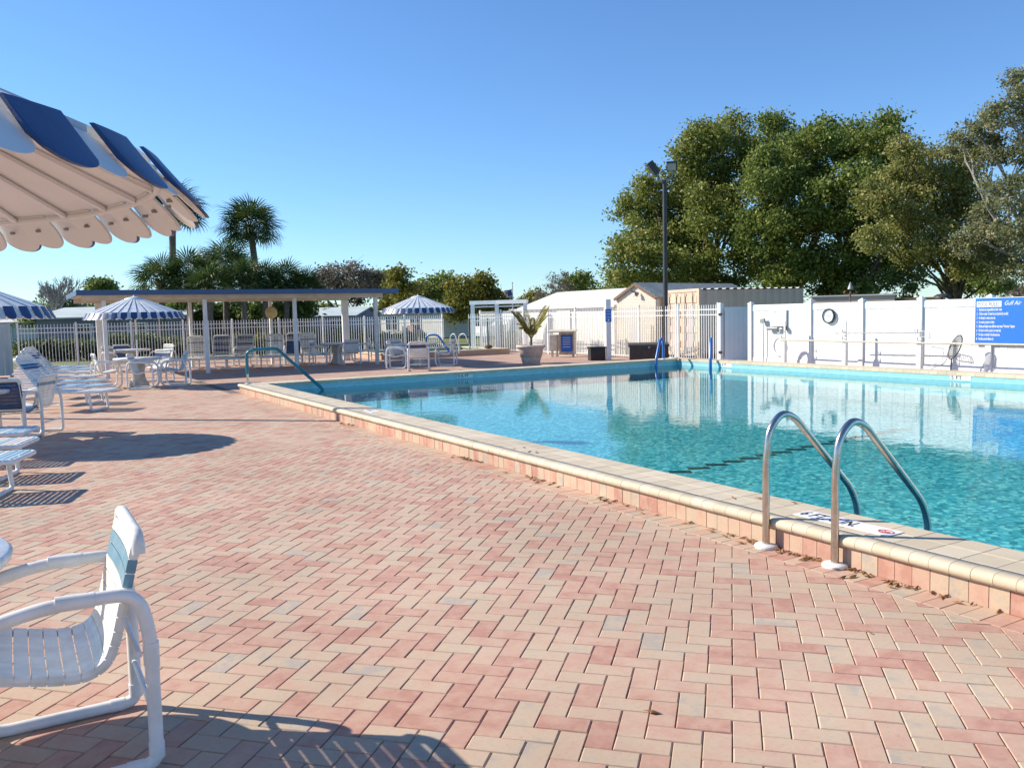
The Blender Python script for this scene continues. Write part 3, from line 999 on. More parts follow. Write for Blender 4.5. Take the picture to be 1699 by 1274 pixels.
# ---- striped metal umbrella
def umbrella_proto(fine):
    t = thing('umbrella', 'u', 'umbrella')
    NS = 32
    z0 = 1.69
    rb, rt, ra = 1.18, 1.09, 0.20
    zt, za = z0 + (.092 if fine else .15), z0 + .50
    pitch = 2 * PI / NS
    def P(r, a, z):
        return (r * math.cos(a), r * math.sin(a), z)
    def panel(a0, a1, raise_):
        m = MB()
        zz = raise_
        q = [P(ra, a0, za + zz), P(ra, a1, za + zz), P(rt, a1, zt + zz), P(rt, a0, zt + zz)]
        lo = [(x, y, z - zz - .002) for x, y, z in q]
        m.add(q, [(3, 2, 1, 0)], 0)
        m.add(lo, [(0, 1, 2, 3)], 1)
        if zz:
            m.add(q + lo, [(0, 3, 7, 4), (1, 5, 6, 2), (2, 6, 7, 3)], 0)
        return m
    def flap(a0, a1, out, zdrop, mi):
        m = MB()
        n = 14 if fine else 6
        rr_ = out
        up, dn = [], []
        for i in range(n + 1):
            a = a0 + (a1 - a0) * i / n
            k = (2 * i / n - 1)
            zb = z0 + zdrop + 0.046 * (1 - math.sqrt(max(0, 1 - k * k)))
            f_ = (zb - z0) / (zt - z0)
            up.append(P(rt + rr_, a, zt + out)); dn.append(P(rb + (rt - rb) * f_ + rr_, a, zb))
        k = n + 1
        m.add(up + dn, [(i, i + 1, k + i + 1, k + i) for i in range(n)], mi)
        inn = [(x * (1 - .008), y * (1 - .008), z) for x, y, z in up + dn]
        m.add(inn, [(i, k + i, k + i + 1, i + 1) for i in range(n)], 2)
        m.add(up + dn + inn, [(k + i, k + i + 1, 3 * k + i + 1, 3 * k + i) for i in range(n)], mi)
        m.add(up + dn + inn, [(0, k, 3 * k, 2 * k), (k - 1, 3 * k - 1, 4 * k - 1, 2 * k - 1)], mi)
        return m
    f1 = 0.54 if fine else 0.60
    mats1, mats2 = ['canopy_white', 'canopy_inside'], ['canopy_blue', 'canopy_white', 'canopy_inside']
    pa = panel(0, pitch * f1, 0.014), panel(pitch * f1, pitch, 0.0)
    fa = flap(-.004, pitch * f1 + .004, 0.016, -.004, 0), flap(pitch * f1 - .01, pitch + .01, 0.0, .0, 1)
    if fine:
        meshes = [pa[0].mesh('roof_panel', mats1), pa[1].mesh('roof_panel', ['canopy_groove_shade', 'canopy_inside']), fa[0].mesh('valance_flap', mats2), fa[1].mesh('valance_flap', mats2)]
        seam = MB()
        q = [P(rt - .01, 0, zt - .005), P(rt - .01, .016, zt - .005), P(ra, .06, za - .005), P(ra, 0, za - .005)]
        lo = [(x, y, z - .010) for x, y, z in q]
        seam.add(q + lo, [(0, 1, 2, 3), (4, 7, 6, 5), (0, 4, 5, 1), (2, 6, 7, 3), (1, 5, 6, 2), (3, 7, 4, 0)])
        sm = seam.mesh('seam_rib', 'canopy_inside')
        bolt = MB().tube([P(1.120, pitch * .3, z0 + .050), P(1.134, pitch * .3, z0 + .052)], .005, 6)
        bolt2 = MB().tube([P(1.108, pitch * .78, z0 + .050), P(1.122, pitch * .78, z0 + .052)], .005, 6)
        bm_, bm2 = bolt.mesh('bolt', 'grey_metal'), bolt2.mesh('bolt', 'grey_metal')
        for k in range(NS):
            for nm, me in zip(('roof_panel', 'roof_panel', 'valance_flap', 'valance_flap', 'seam_rib', 'bolt', 'bolt'), meshes + [sm, bm_, bm2]):
                link(nm, me, t, (0, 0, 0), k * pitch)
        ring = MB()
        ring.tube([P(1.09, a, zt - .012) for a in np.linspace(0, 2 * PI, 65)[:-1]], .009, 6, closed=True)
        ring.build('rim_ring', 'canopy_inside', t)
    else:
        for part, m_, ms in (('roof_panels', pa[0], mats1), ('roof_grooves', pa[1], ['canopy_groove_shade', 'canopy_inside']), ('blue_valance', fa[0], mats2), ('white_valance', fa[1], mats2)):
            out = MB()
            for k in range(NS):
                R = Matrix.Rotation(k * pitch, 3, 'Z')
                o0 = len(out.v)
                out.v += [tuple(R @ Vector(p)) for p in m_.v]
                out.f += [tuple(i + o0 for i in f) for f in m_.f]
                out.m += m_.m; out.sm += m_.sm
            out.build(part, ms, t)
    MB().lathe([(.23, za - .005), (.22, za + .02), (.05, za + .065), (.02, za + .075), (.018, za + .10), (.0, za + .105)], n=32).build('cap', 'canopy_white', t)
    MB().tube([(0, 0, -0.30 if fine else 0.0), (0, 0, za)], .022, 12).build('pole', 'white_metal', t)
    MB().tube([(0, 0, 1.18), (0, 0, 1.30)], .032, 12).build('crank', 'grey_metal', t)
    return t
u1 = umbrella_proto(True)
_n = Vector((-0.677, 2.196, 0)).normalized()
u1.matrix_world = (Matrix.Translation((-0.677, 2.196, 1.83)) @ Matrix.Rotation(.0083, 4, Vector((-_n.y, _n.x, 0))) @ Matrix.Rotation(R_(-24.2), 4, 'Z')
                   @ Matrix.Scale(.915, 4) @ Matrix.Translation((0, 0, -1.69)))
u1['label'] = 'large striped metal umbrella overhead at the upper left, blue and white valance'
u2 = umbrella_proto(False)
GU = 'striped metal umbrellas over tables'
u2.location = (2.774, 23.283, 0)
u2['label'] = 'striped metal umbrella in front of the pavilion, left of its first post'; u2['group'] = GU
u3 = copy_tree(u2); u3.location = (*L(697, 608), 0); u3.rotation_euler = (0, 0, R_(4))
u3['label'] = 'striped metal umbrella right of the pavilion, in front of the white house'
u4 = copy_tree(u2); u4.location = (-0.58, 13.85, 0); u4.rotation_euler = (0, 0, R_(7))
u4['label'] = 'striped metal umbrella cut by the left edge above the chaise row'
putt(-0.58, 13.85, 'round pedestal table under the umbrella cut by the left edge')

# ================================================================== POOL FITTINGS
def ladder():
    t = thing('pool_ladder', 'stainless pool ladder with two curved grab rails over the near coping', 'pool ladder')
    for base, top1, top2, bend, end in (((1271, 908), (1274, 742), (1307, 690), (1428, 800), (1441, 858)), ((1385, 940), (1387, 770), (1419, 707), (1545, 828), (1559, 882))):
        b = at(*base)
        y = b.y
        P0 = Vector((b.x, y, 0))
        pts = [P0, Vector((b.x, y, .60)), Vector((b.x + .03, y, .80)), Vector((b.x + .15, y, .90)), Vector((b.x + .27, y, .86)), Vector((b.x + .86, y, .30)), Vector((b.x + .93, y, .16)), Vector((b.x + .945, y, -.05)), Vector((b.x + .945, y, -.40))]
        MB().tube(smooth_path(pts, .12, 5), .0245, 18).build('grab_rail', 'stainless', t)
        MB().lathe([(.075, 0), (.078, .012), (.070, .022), (.03, .028)], c=(b.x, y, .001), n=28).build('base_plate', 'white_paint', t)
        xr = b.x
    y0, y1 = at(1271, 908).y, at(1385, 940).y
    for z in (-.12, -.30):
        MB().box((b.x + .955, (y0 + y1) / 2, z), (.09, abs(y0 - y1) - .04, .03)).build('tread', 'grey_metal', t)
    return t
ladder()
def handrail_teal():
    b = at(401, 629, CT)
    b.x, b.y = 4.50, 19.15
    e = Vector((5.95, 18.45, WL))
    t = thing('handrail', 'teal handrail leading into the pool at its far left corner', 'handrail')
    d = (Vector((e.x, e.y, 0)) - Vector((b.x, b.y, 0)))
    u_ = d.normalized()
    L_ = d.length
    pts = [Vector((b.x, b.y, .42)), Vector((b.x, b.y, .88)), Vector((b.x + u_.x * .13, b.y + u_.y * .13, .95)) , Vector((b.x + u_.x * L_ * .40, b.y + u_.y * L_ * .40, .97)), Vector((e.x, e.y, .05)) , Vector((e.x + u_.x * .1, e.y + u_.y * .1, -.3))]
    MB().tube(smooth_path(pts, .10, 5), .036, 12).build('rail', 'teal_rail', t)
    MB().tube([(b.x, b.y, CT), (b.x, b.y, .44)], .026, 10).build('sleeve', 'stainless', t)
    MB().lathe([(.06, 0), (.06, .012), (.03, .02)], c=(b.x, b.y, CT + .001)).build('base_plate', 'white_paint', t)
handrail_teal()
def blue_rail(px, label, y_):
    t = thing('pool_grab_rail', label, 'grab rail', group='blue grab rails at the far corner of the pool')
    X = PX1 + .26
    if y_ is None:
        b = Vector((px, PY1 + .2, 0)); dx, dy = -.86, -.50
    else:
        b = Vector((X, y_, 0)); dx, dy = -.72, -.70
    pts = [Vector((b.x, b.y, CT)), Vector((b.x, b.y, .72)), Vector((b.x + dx * .12, b.y + dy * .12, .80)), Vector((b.x + dx * .3, b.y + dy * .3, .74)), Vector((b.x + dx * .62, b.y + dy * .62, .22)), Vector((b.x + dx * .66, b.y + dy * .66, -.4))]
    MB().tube(smooth_path(pts, .1, 5), .042, 12).build('rail', 'blue_rail', t)
    MB().lathe([(.06, 0), (.06, .012), (.03, .02)], c=(b.x, b.y, CT + .001)).build('base_plate', 'white_paint', t)
blue_rail(0, 'blue grab rail at the far pool corner, slim one standing on the right', 17.75)
blue_rail(16.35, 'blue grab rail at the far pool corner, wide one standing on the left', None)
# depth markers
def marker(loc, M, body, w, h, label, extra=None, size=.09, sx=1.0):
    t = thing('depth_marker', label, 'depth marker', group='pool depth markers')
    o = MB().box((0, 0, 0), (w, h, .004)).build('plate', 'trim_white', t)
    t.matrix_world = M
    text('lettering', body, size, 'ink_black', t, Matrix.Translation((-w / 2 + .02, -size * .35, .0025)), sx=sx, bold=.002)
    return t
# on the near coping: letters read from the deck
mk = marker(None, basis((0, -1, 0), (1, 0, 0), (0, 0, 1), (4.60, (at(1315, 850, CT).y + at(1503, 888, CT).y) / 2, CT + .0035)), '6 FT. 6 IN.', .72, .17, 'painted 6 FT. 6 IN. marker with a no diving ring on the coping', size=.155, sx=.64)
ring = MB().tube([(.295 + .048 * math.cos(a), .036 * math.sin(a) , .003) for a in np.linspace(0, 2 * PI, 25)[:-1]], .0035, 5, closed=True)
ring.tube([(.295 - .034, .025, .003), (.295 + .034, -.025, .003)], .003, 5)
ring.build('prohibition_ring', 'ink_red', mk)
MB().tube([(.262, -.03, .0028), (.295, -.01, .0028), (.32, .002, .0028)], .0035, 5).build('diver_mark', 'ink_black', mk)
marker(None, basis((0, -1, 0), (1, 0, 0), (0, 0, 1), (4.62, 12.0, CT + .0035)), '4 FT.', .36, .15, 'small faded white depth marker on the coping toward the far left corner', size=.11, sx=.8)
marker(None, basis((1, 0, 0), (0, 0, 1), (0, -1, 0), (9.75, PY1 - .004, .095)), '3 ½ FT', .44, .10, '3 ½ FT depth marker on the far left pool wall', size=.10, sx=1.0)
marker(None, basis((0, -1, 0), (0, 0, 1), (-1, 0, 0), (PX1 - .004, 10.3, .095)), '5 FT', .44, .10, '5 FT depth marker on the right pool wall', size=.11, sx=1.15)
marker(None, basis((0, -1, 0), (0, 0, 1), (-1, 0, 0), (PX1 - .004, 16.9, .095)), '4 FT', .40, .10, 'faint depth marker on the right pool wall below the open gate', size=.10)

# dry leaves along the foot of the wall
lv = MB()
for k in range(170):
    c0 = random.choice([3.95, 3.3, 3.6, 2.85, 4.4, 5.6, 6.9, 8.4, 12.2])
    y = random.gauss(c0, .22)
    x = 4.35 - abs(random.gauss(0, .05)) - .01
    if random.random() < .03:
        x, y = random.uniform(2, 4.2), random.uniform(2, 9)
    if random.random() < .05:
        x, y = random.uniform(4.45, 4.8), random.choice([4.4, 7.2, 7.3]) + random.gauss(0, .12)
    z = CT + .004 if x > 4.4 else .004
    a = random.uniform(0, 6.3); l = random.uniform(.018, .045); w = l * random.uniform(.18, .4)
    c_, s_ = math.cos(a), math.sin(a)
    P = [(-l, 0, 0), (0, w, .006), (l, 0, .010), (0, -w, .0), (0, 0, .012)]
    P = [(x + p[0] * c_ - p[1] * s_, y + p[0] * s_ + p[1] * c_, z + p[2]) for p in P]
    lv.add(P, [(0, 4, 1), (1, 4, 2), (2, 4, 3), (3, 4, 0)])
lo = lv.build('dry_leaves', 'dry_leaf'); lo['kind'] = 'stuff'
tag(lo, 'dry brown leaves gathered along the foot of the pool wall', 'leaves')

# ================================================================== FENCES
FX = 18.2
def picket_fence(name_label, a, b, h, gap=.105, posts_every=1.85, dz=0.0, m='white_metal', posts=True, w=.019):
    """aluminium picket fence from a to b"""
    a, b = Vector((*a, 0)), Vector((*b, 0))
    d = b - a; L_ = d.length; u_ = d.normalized(); rz = math.atan2(u_.y, u_.x)
    t = thing('picket_fence', name_label, 'fence')
    pk = MB()
    n = int(L_ / gap)
    for i in range(n + 1):
        c = a + u_ * (i * gap)
        pk.box((c.x, c.y, dz + .04 + (h - .04) / 2), (w, w, h - .04), rz)
    o = pk.build('pickets', m, t); o['kind'] = 'stuff'
    for z in (.10, h - .30, h - .14):
        c = a + d / 2
        MB().box((c.x, c.y, z + dz), (L_, .028, .028), rz).build('rail', m, t)
    if posts:
        k = max(1, round(L_ / posts_every))
        pm = MB().box((0, 0, (h + .04) / 2), (.058, .058, h + .04), 0)
        pm.prism([(-.032, -.032), (.032, -.032), (.032, .032), (-.032, .032)], h + .04, h + .06, 0, .01)
        me = pm.mesh('post', m)
        for i in range(k + 1):
            c = a + d * (i / k)
            link('post', me, t, (c.x, c.y, dz), rz)
    return t
picket_fence('white picket fence behind the pavilion and hedges', (0.3, 35.0), (17.0, 35.0), 1.62)
picket_fence('white picket fence in front of the sheds, right of the gate', (FX, 20.6), (FX, 33.6), 1.74, gap=.10)
picket_fence('short picket panel beside the open vinyl gate', (FX, 18.75), (FX, 20.5), 1.74, gap=.10)
# pool gate with a white overhead frame
g0, g1, g2 = far(786, 583, 37.0), far(826, 583, 36.6), far(873, 583, 36.0)
t = thing('gate_frame', 'white post and beam frame standing over the pool gate', 'gate frame')
for p in (g0, g1, g2):
    MB().box((p.x, p.y, 1.02), (.17, .17, 2.05), -HEAD).build('post', 'white_vinyl', t)
for a, b in ((g0, g1), (g1, g2)):
    c = (a + b) / 2
    MB().box((c.x, c.y, 2.12), ((b - a).length + .2, .2, .16), math.atan2(b.y - a.y, b.x - a.x)).build('beam', 'white_vinyl', t)
    MB().box((c.x, c.y, 1.94), ((b - a).length - .25, .1, .05), math.atan2(b.y - a.y, b.x - a.x)).build('rail', 'white_vinyl', t)
t = thing('pool_gate', 'picket gate with black posts below the white overhead frame', 'gate')
for px_ in (780, 811, 834):
    p = far(px_, 583, 36.3)
    MB().box((p.x, p.y, .72), (.055, .055, 1.45)).build('post', 'black_plastic', t)
pk = MB()
a, b = far(779, 583, 36.6), far(880, 583, 35.2)
for i in range(28):
    c = a.lerp(b, i / 27)
    pk.box((c.x, c.y, .84), (.02, .02, 1.6))
o = pk.build('pickets', 'white_metal', t); o['kind'] = 'stuff'
for z in (.12, 1.35, 1.5):
    c = (a + b) / 2
    MB().box((c.x, c.y, z), ((b - a).length, .03, .03), math.atan2(b.y - a.y, b.x - a.x)).build('rail', 'white_metal', t)

# vinyl privacy fence on the right, every board a piece
t = thing('privacy_fence', 'white vinyl privacy fence running along the right side of the pool', 'fence')
posts = [17.47, 15.40, 13.83, 12.25, 10.56, 8.7, 6.8, 4.9, 3.0, 1.1, -.8]
ps = [17.47, 15.38, 13.8, 12.22, 10.60] + [10.6 - 1.75 * k for k in range(1, 8)]
pmesh = MB().box((0, 0, .86), (.127, .127, 1.72)).mesh('post', 'white_vinyl')
cmesh = MB().box((0, 0, 1.733), (.150, .150, .025))
cmesh.add([(-.07, -.07, 1.7455), (.07, -.07, 1.7455), (.07, .07, 1.7455), (-.07, .07, 1.7455), (0, 0, 1.80)], [(0, 1, 4), (1, 2, 4), (2, 3, 4), (3, 0, 4)])
cmesh = cmesh.mesh('post_cap', 'white_vinyl')
bms = []
for k in range(8):
    bms.append(set_rnd(MB().box((0, 0, .87), (.022, .1455, 1.40)).mesh('board', 'board_white'), random.random()))
for i, y in enumerate(ps):
    p = link('post', pmesh, t, (FX + .02, y, 0)); link('post_cap', cmesh, p)
    if i + 1 < len(ps):
        y1 = ps[i + 1]
        Lp = y - y1 - .127
        for z, hh in ((.12, .18), (1.615, .17)):
            MB().box((FX + .02, (y + y1) / 2, z), (.05, Lp, hh)).build('rail', 'white_vinyl', t)
        nb = int(Lp / .15)
        st = Lp / nb
        for k in range(nb):
            o = link('board', random.choice(bms), t, (FX + .02 + (.0015 if k % 2 else -.0015), y1 + .0635 + st * (k + .5), 0))
            o.scale = (1, (st - .004) / .1455, 1)
        MB().box((FX + .0285, (y + y1) / 2, .87), (.003, Lp, 1.42)).build('backing', 'white_vinyl', t)
gp = thing('fence_post', 'white vinyl hinge post between the picket panel and the open gate', 'post')
link('post', pmesh, gp, (FX + .02, 18.68, 0)).scale = (1, 1, 1); link('post_cap', cmesh, gp, (FX + .02, 18.68, 0))
# open vinyl gate, swung outwards
t = thing('vinyl_gate', 'solid white vinyl gate swung open with black hinges', 'gate')
a = Vector((FX + .1, 18.60, 0)); ang_ = math.atan2(.32, 1.0)
gd = Vector((math.cos(R_(-12)), math.sin(R_(-12)), 0))
for k in range(8):
    c = a + gd * (.08 + .16 * k)
    MB().box((c.x, c.y, .87), (.156, .03, 1.50), R_(-12)).build('board', 'white_vinyl', t)
c = a + gd * .64
for z in (.14, 1.60):
    MB().box((c.x, c.y, z), (1.30, .045, .12), R_(-12)).build('rail', 'white_vinyl', t)
for z in (.33, 1.45):
    MB().box((FX - .055, 18.61, z), (.03, .13, .075)).build('hinge', 'black_plastic', t)
MB().box((FX + .09, 18.60, .87), (.012, .012, 1.4)).build('latch_rod', 'grey_metal', t)
# fence panel at the far left
t = thing('privacy_fence', 'pale vinyl fence panel at the far left edge', 'fence')
for k in range(36):
    MB().box((-.07 - .15 * k, 31.0, .80), (.146, .03, 1.50)).build('board', 'board_white' if False else 'house_pale', t)
MB().box((-2.7, 31.0, 1.60), (5.4, .05, .13)).build('rail', 'house_pale', t)
MB().box((.03, 31.0, .84), (.1, .1, 1.68)).build('post', 'house_pale', t)

# ---- things on the privacy fence
FI = FX - .035        # inner face, a little proud
IB = lambda y, z, x=FI: basis((0, -1, 0), (0, 0, 1), (-1, 0, 0), (x, y, z))    # local x runs to picture right, y up, z toward the pool
t = thing('wall_clock', 'round clock with a black rim on the white fence', 'clock'); t.matrix_world = IB(14.75, 1.365)
MB().lathe([(.19, 0), (.19, .03), (.165, .045), (.158, .03), (.158, .02)], n=40, cap=False).build('rim', 'black_plastic', t)
MB().lathe([(.0, .012), (.16, .0125)], n=40, cap=False).build('face', 'paper_white', t)
nm = MB()
for k in range(12):
    a = k * PI / 6
    nm.box((.128 * math.sin(a), .128 * math.cos(a), .0155), (.008, .026, .003), -a)
nm.build('hour_marks', 'ink_grey', t)
MB().box((-.03, .012, .019), (.075, .010, .003), R_(-20)).build('hour_hand', 'ink_black', t)
MB().box((.055, -.008, .022), (.12, .007, .003), R_(-8)).build('minute_hand', 'ink_black', t)

t = thing('notice_sheet', 'pale sheet with light blue lettering, left part of the white fence', 'notice'); t.matrix_world = IB(16.42, 1.33)
MB().box((0, 0, .003), (.56, .46, .006)).build('sheet', 'paper_white', t)
for k, (s_, w_) in enumerate((('SWIM AT YOUR', .05), ('OWN RISK', .05), ('NO LIFEGUARD', .05), ('ON DUTY', .05))):
    text('lettering', s_, .085, 'paper_blue', t, Matrix.Translation((0, .13 - k * .11, .0065)), sx=.85, align='CENTER', bold=.001)

t = thing('rules_sign', 'blue POOL RULES sign with white numbered lines on the right fence', 'sign'); t.matrix_world = IB(10.88, .72, FX - .06)
MB().box((.80, .49, 0), (1.60, .985, .02)).build('panel', 'poster_blue', t)
MB().box((.80, .49, -.006), (1.63, 1.01, .014)).build('border', 'trim_white', t)
MB().box((.30, .855, .0115), (.535, .125, .004)).build('title_plate', 'paper_white', t)
text('title', 'POOL RULES', .128, 'ink_grey', t, Matrix.Translation((.05, .812, .0145)), sx=.66, bold=.0)
text('club_name', 'Gulf Air', .125, 'trim_white', t, Matrix.Translation((.62, .83, .0115)), sx=.85, shear=.35)
rules = ['Residents are responsible for their guests', 'Children under 12 must be accompanied by an adult', 'No lifeguard - swim at own risk', 'No running, jumping or diving',
         'Babies and diaper age children must wear "Swimmer" diapers', 'No food or drink in pool or on wet deck', 'No glass or animals in the fenced area', 'Noodles and arm floats only']
wid = [.495, .63, .36, .34, .77, .485, .46, .33]
for k, s_ in enumerate(rules):
    z = .715 - k * .0895
    text('number', str(k + 1), .07, 'trim_white', t, Matrix.Translation((.035, z, .0115)), sx=.6, bold=.001)
    o = text('rule', s_, .082, 'trim_white', t, Matrix.Translation((.085, z, .0115)), sx=1, bold=.0015)
    w_ = max(v.co.x for v in o.data.vertices)
    o.matrix_local = Matrix.Translation((.085, z, .0115)) @ Matrix.Diagonal((wid[k] / w_, 1, 1, 1))

t = thing('floor_brush', 'grey pool brush with a long pole leaning on the white fence', 'pool brush'); t.matrix_world = IB(16.93, .1)
MB().tube([(0.0, 0, .03), (.005, .3, .03), (0, 1.12, .04)], .011, 8).build('handle', 'grey_metal', t)
MB().box((-.005, 1.15, .05), (.15, .11, .06), R_(8)).build('head', 'roof_grey', t)
t = thing('hose_reel', 'grey hose cylinder with a white hook on the fence', 'reel'); t.matrix_world = IB(16.55, 1.04)
MB().tube([(-.2, 0, .06), (.18, 0, .06)], .048, 14).build('drum', 'grey_metal', t)
MB().tube(smooth_path([(.18, 0, .06), (.24, 0, .06), (.24, -.12, .06), (.16, -.12, .06)], .04, 4), .01, 8).build('hook', 'trim_white', t)
t = thing('wall_box', 'small black box fixed on the white fence', 'box'); t.matrix_world = IB(16.16, 1.04)
MB().box((0, 0, .04), (.09, .10, .08)).build('case', 'black_plastic', t)
MB().box((0, .06, .035), (.05, .02, .05)).build('lid', 'black_plastic', t)
t = thing('life_ring', 'white life ring hanging on the rack post by the fence', 'life ring'); t.matrix_world = IB(15.98, .57, 17.74)
MB().tube([(.21 * math.cos(a), .24 * math.sin(a), 0) for a in np.linspace(0, 2 * PI, 33)[:-1]], .035, 10, closed=True).build('ring', 'trim_white', t)
MB().tube([(.255 * math.cos(a), .285 * math.sin(a), .01 * math.sin(5 * a)) for a in np.linspace(0, 2 * PI, 41)[:-1]], .006, 6, closed=True).build('grab_line', 'rope', t)

# rack of pole holders along the coping
RXX = 17.68
prs = [15.78, 13.87, 11.87, 9.25]
t = thing('pole_rack', 'row of white posts with hooks along the right coping', 'pole rack')
for i, y in enumerate(prs):
    MB().box((RXX, y, .36), (.10, .10, .72)).build('post', 'white_vinyl', t)
    MB().box((RXX + .02, y, .97), (.035, .05, .56)).build('upright', 'white_paint', t)
    hk = MB()
    for z in (.80, .98):
        hk.tube(smooth_path([(RXX, y, z), (RXX - .10, y, z - .01), (RXX - .10, y, z + .07)], .03, 3), .009, 6)
    hk.build('hook', 'grey_metal', t)
def longpole(name, label, cat, y0, y1, z0, z1, r, m, x=RXX - .07):
    o = MB().tube([(x, y0, z0), (x, (y0 + y1) / 2, (z0 + z1) / 2 - .01), (x, y1, z1)], r, 10).build(name, m)
    return tag(o, label, cat)
longpole('telescopic_pole', 'long pale pole lying across the rack hooks along the right coping', 'pole', 15.86, 8.9, .755, .745, .021, 'beige_wood')
t = thing('leaf_skimmer', 'thin aluminium pole with a white skimmer net on the rack hooks', 'skimmer')
MB().tube([(RXX - .07, 14.13, .94), (RXX - .07, 11.88, .97)], .013, 8).build('pole', 'grey_metal', t)
nb = MB()
for k in range(7):
    nb.tube([(RXX - .07, 11.94 - k * .055, 1.05 - k * .012), (RXX - .10, 11.92 - k * .055, .92 - k * .012)], .006, 5)
nb.tube(smooth_path([(RXX - .07, 11.98, 1.05), (RXX - .07, 11.57, .97), (RXX - .10, 11.54, .86), (RXX - .10, 11.92, .90), (RXX - .07, 11.98, 1.05)], .04, 3), .009, 6)
nb.build('net_head', 'rope', t)
# oval leaf rake standing up near the sign
t = thing('leaf_rake', 'dark oval leaf net standing against the fence left of the rules sign', 'leaf net'); t.matrix_world = IB(11.05, .42, 17.75)
ov = [(-.02 + .12 * math.cos(a) + .10 * math.sin(a), .24 + .26 * math.sin(a), .02) for a in np.linspace(0, 2 * PI, 29)[:-1]]
MB().tube(ov, .012, 8, closed=True).build('hoop', 'dark_pole', t)
nt_ = MB()
for k in range(-5, 6):
    f_ = k / 6.0
    hh = .25 * math.sqrt(1 - f_ * f_)
    nt_.tube([(-.02 + .12 * f_ - .10 * hh / .26, .24 - hh, .03), (-.02 + .12 * f_, .24, .09), (-.02 + .12 * f_ + .10 * hh / .26, .24 + hh, .03)], .005, 4)
for k in range(-6, 7):
    s_ = k / 7.0
    w_ = .12 * math.sqrt(1 - s_ * s_)
    nt_.tube([(-.02 - w_ + .10 * s_, .24 + .26 * s_, .03), (-.02 + .10 * s_, .24 + .26 * s_, .09), (-.02 + w_ + .10 * s_, .24 + .26 * s_, .03)], .005, 4)
nt_.build('mesh_net', 'grey_metal', t)
MB().tube([(-.10, -.02, .02), (-.12, -.42, .02)], .014, 8).build('socket', 'dark_pole', t)
o = MB().tube(smooth_path([(FX - .05, 12.0, .69), (FX - .05, 11.6, .62), (FX - .05, 11.62, .35), (FX - .05, 12.0, .14)], .2, 6), .006, 6).build('rope_loop', 'rope')
tag(o, 'thin rope hanging in a loop on the fence left of the leaf net', 'rope')

# ================================================================== PAVILION
t = thing('pavilion', 'long flat roofed pavilion with a dark blue fascia on white posts', 'pavilion')
RX0, RX1, RY0, RY1 = 1.74, 11.48, 27.0, 31.7
ZF = 2.405
MB().box(((RX0 + RX1) / 2, (RY0 + RY1) / 2, ZF + .085), (RX1 - RX0 - .08, RY1 - RY0 - .08, .06)).build('roof', 'roof_white', t)
fs = MB()
fs.box(((RX0 + RX1) / 2, RY0, ZF + .075), (RX1 - RX0 + .04, .04, .15)); fs.box(((RX0 + RX1) / 2, RY1, ZF + .075), (RX1 - RX0 + .04, .04, .15))
fs.box((RX0, (RY0 + RY1) / 2, ZF + .075), (.04, RY1 - RY0 - .042, .15)); fs.box((RX1, (RY0 + RY1) / 2, ZF + .075), (.04, RY1 - RY0 - .042, .15))
fs.build('fascia', 'fascia_blue', t)
pan = MB().box((0, 0, 0), (.29, RY1 - RY0 - .09, .03)).mesh('ceiling_panel', 'cream_metal')
x = RX0 + .2
while x < RX1 - .1:
    link('ceiling_panel', pan, t, (x, (RY0 + RY1) / 2, ZF + .035)); x += .3
for y, z in ((27.55, ZF - .06), (31.0, ZF - .07)):
    MB().box(((RX0 + RX1) / 2 - .1, y, z), (RX1 - RX0 - .5, .10, .14)).build('beam', 'cream_metal', t)
for X in (2.45, 5.27, 8.06, 10.85):
    MB().box((X, 27.5, (ZF - .13) / 2), (.11, .11, ZF - .13)).build('post', 'white_paint', t)
for X, w in ((2.6, .20), (5.45, .10), (8.2, .10), (11.0, .24)):
    MB().box((X, 31.0, (ZF - .14) / 2), (w, .12, ZF - .14)).build('post', 'white_paint', t)
o = MB().lathe([(.0, 0), (.20, .0), (.22, .02), (.20, .05), (.0, .06)], n=28).build('round_sign', 'yellow_disc')
tag(o, 'round yellow disc mounted on a rear pavilion post', 'disc')
p = Vector((8.2, 30.9, 1.85)); o.matrix_world = basis((1, 0, 0), (0, 0, 1), (0, -1, 0), p)

# ================================================================== POTTED PALM, BOXES, SIGN POST
def frond_pinnate(Ln, droop, leaf, nl=22):
    mb_ = []
    pts = []
    for i in range(nl + 1):
        s_ = i / nl
        pts.append(Vector((Ln * .62 * s_ * (1 - .2 * droop * s_), 0, Ln * (1.08 * s_ - droop * s_ * s_))))
    V, Fq = [], []
    for i in range(3, nl + 1):
        s_ = i / nl
        for sd_ in (-1, 1):
            l = leaf * math.sin(PI * min(1, .15 + s_ * .85)) ** .6
            tg = (pts[i] - pts[i - 1]).normalized()
            dr = (tg * .75 + Vector((0, sd_ * .75, .28))).normalized()
            b = pts[i]; wv = Vector((0, 0, 1)).cross(dr).normalized() * .032
            m_ = b + dr * l * .5
            e_ = b + dr * l - Vector((0, 0, l * .3))
            n0 = len(V)
            V += [tuple(b), tuple(m_ + wv), tuple(e_), tuple(m_ - wv)]
            Fq.append((n0, n0 + 1, n0 + 2, n0 + 3))
    return pts, np.array(V), np.array(Fq)
pt = at(868, 602)
pt = Vector((14.45, 23.3, 0))
t = thing('planter', 'large pale terracotta planter standing beyond the far pool edge', 'planter', pt)
MB().lathe([(.27, 0), (.285, .02), (.33, .20), (.335, .215), (.345, .22), (.40, .47), (.43, .50), (.475, .53), (.485, .57), (.46, .60), (.42, .585), (.40, .52), (.36, .50)], n=40, cap=True).build('pot', 'terracotta', t)
MB().lathe([(.0, .515), (.40, .52)], n=24, cap=False).build('soil', 'soil', t)
t = thing('potted_palm', 'yellow green palm growing in the pale planter', 'palm', pt + Vector((0, 0, .52)))
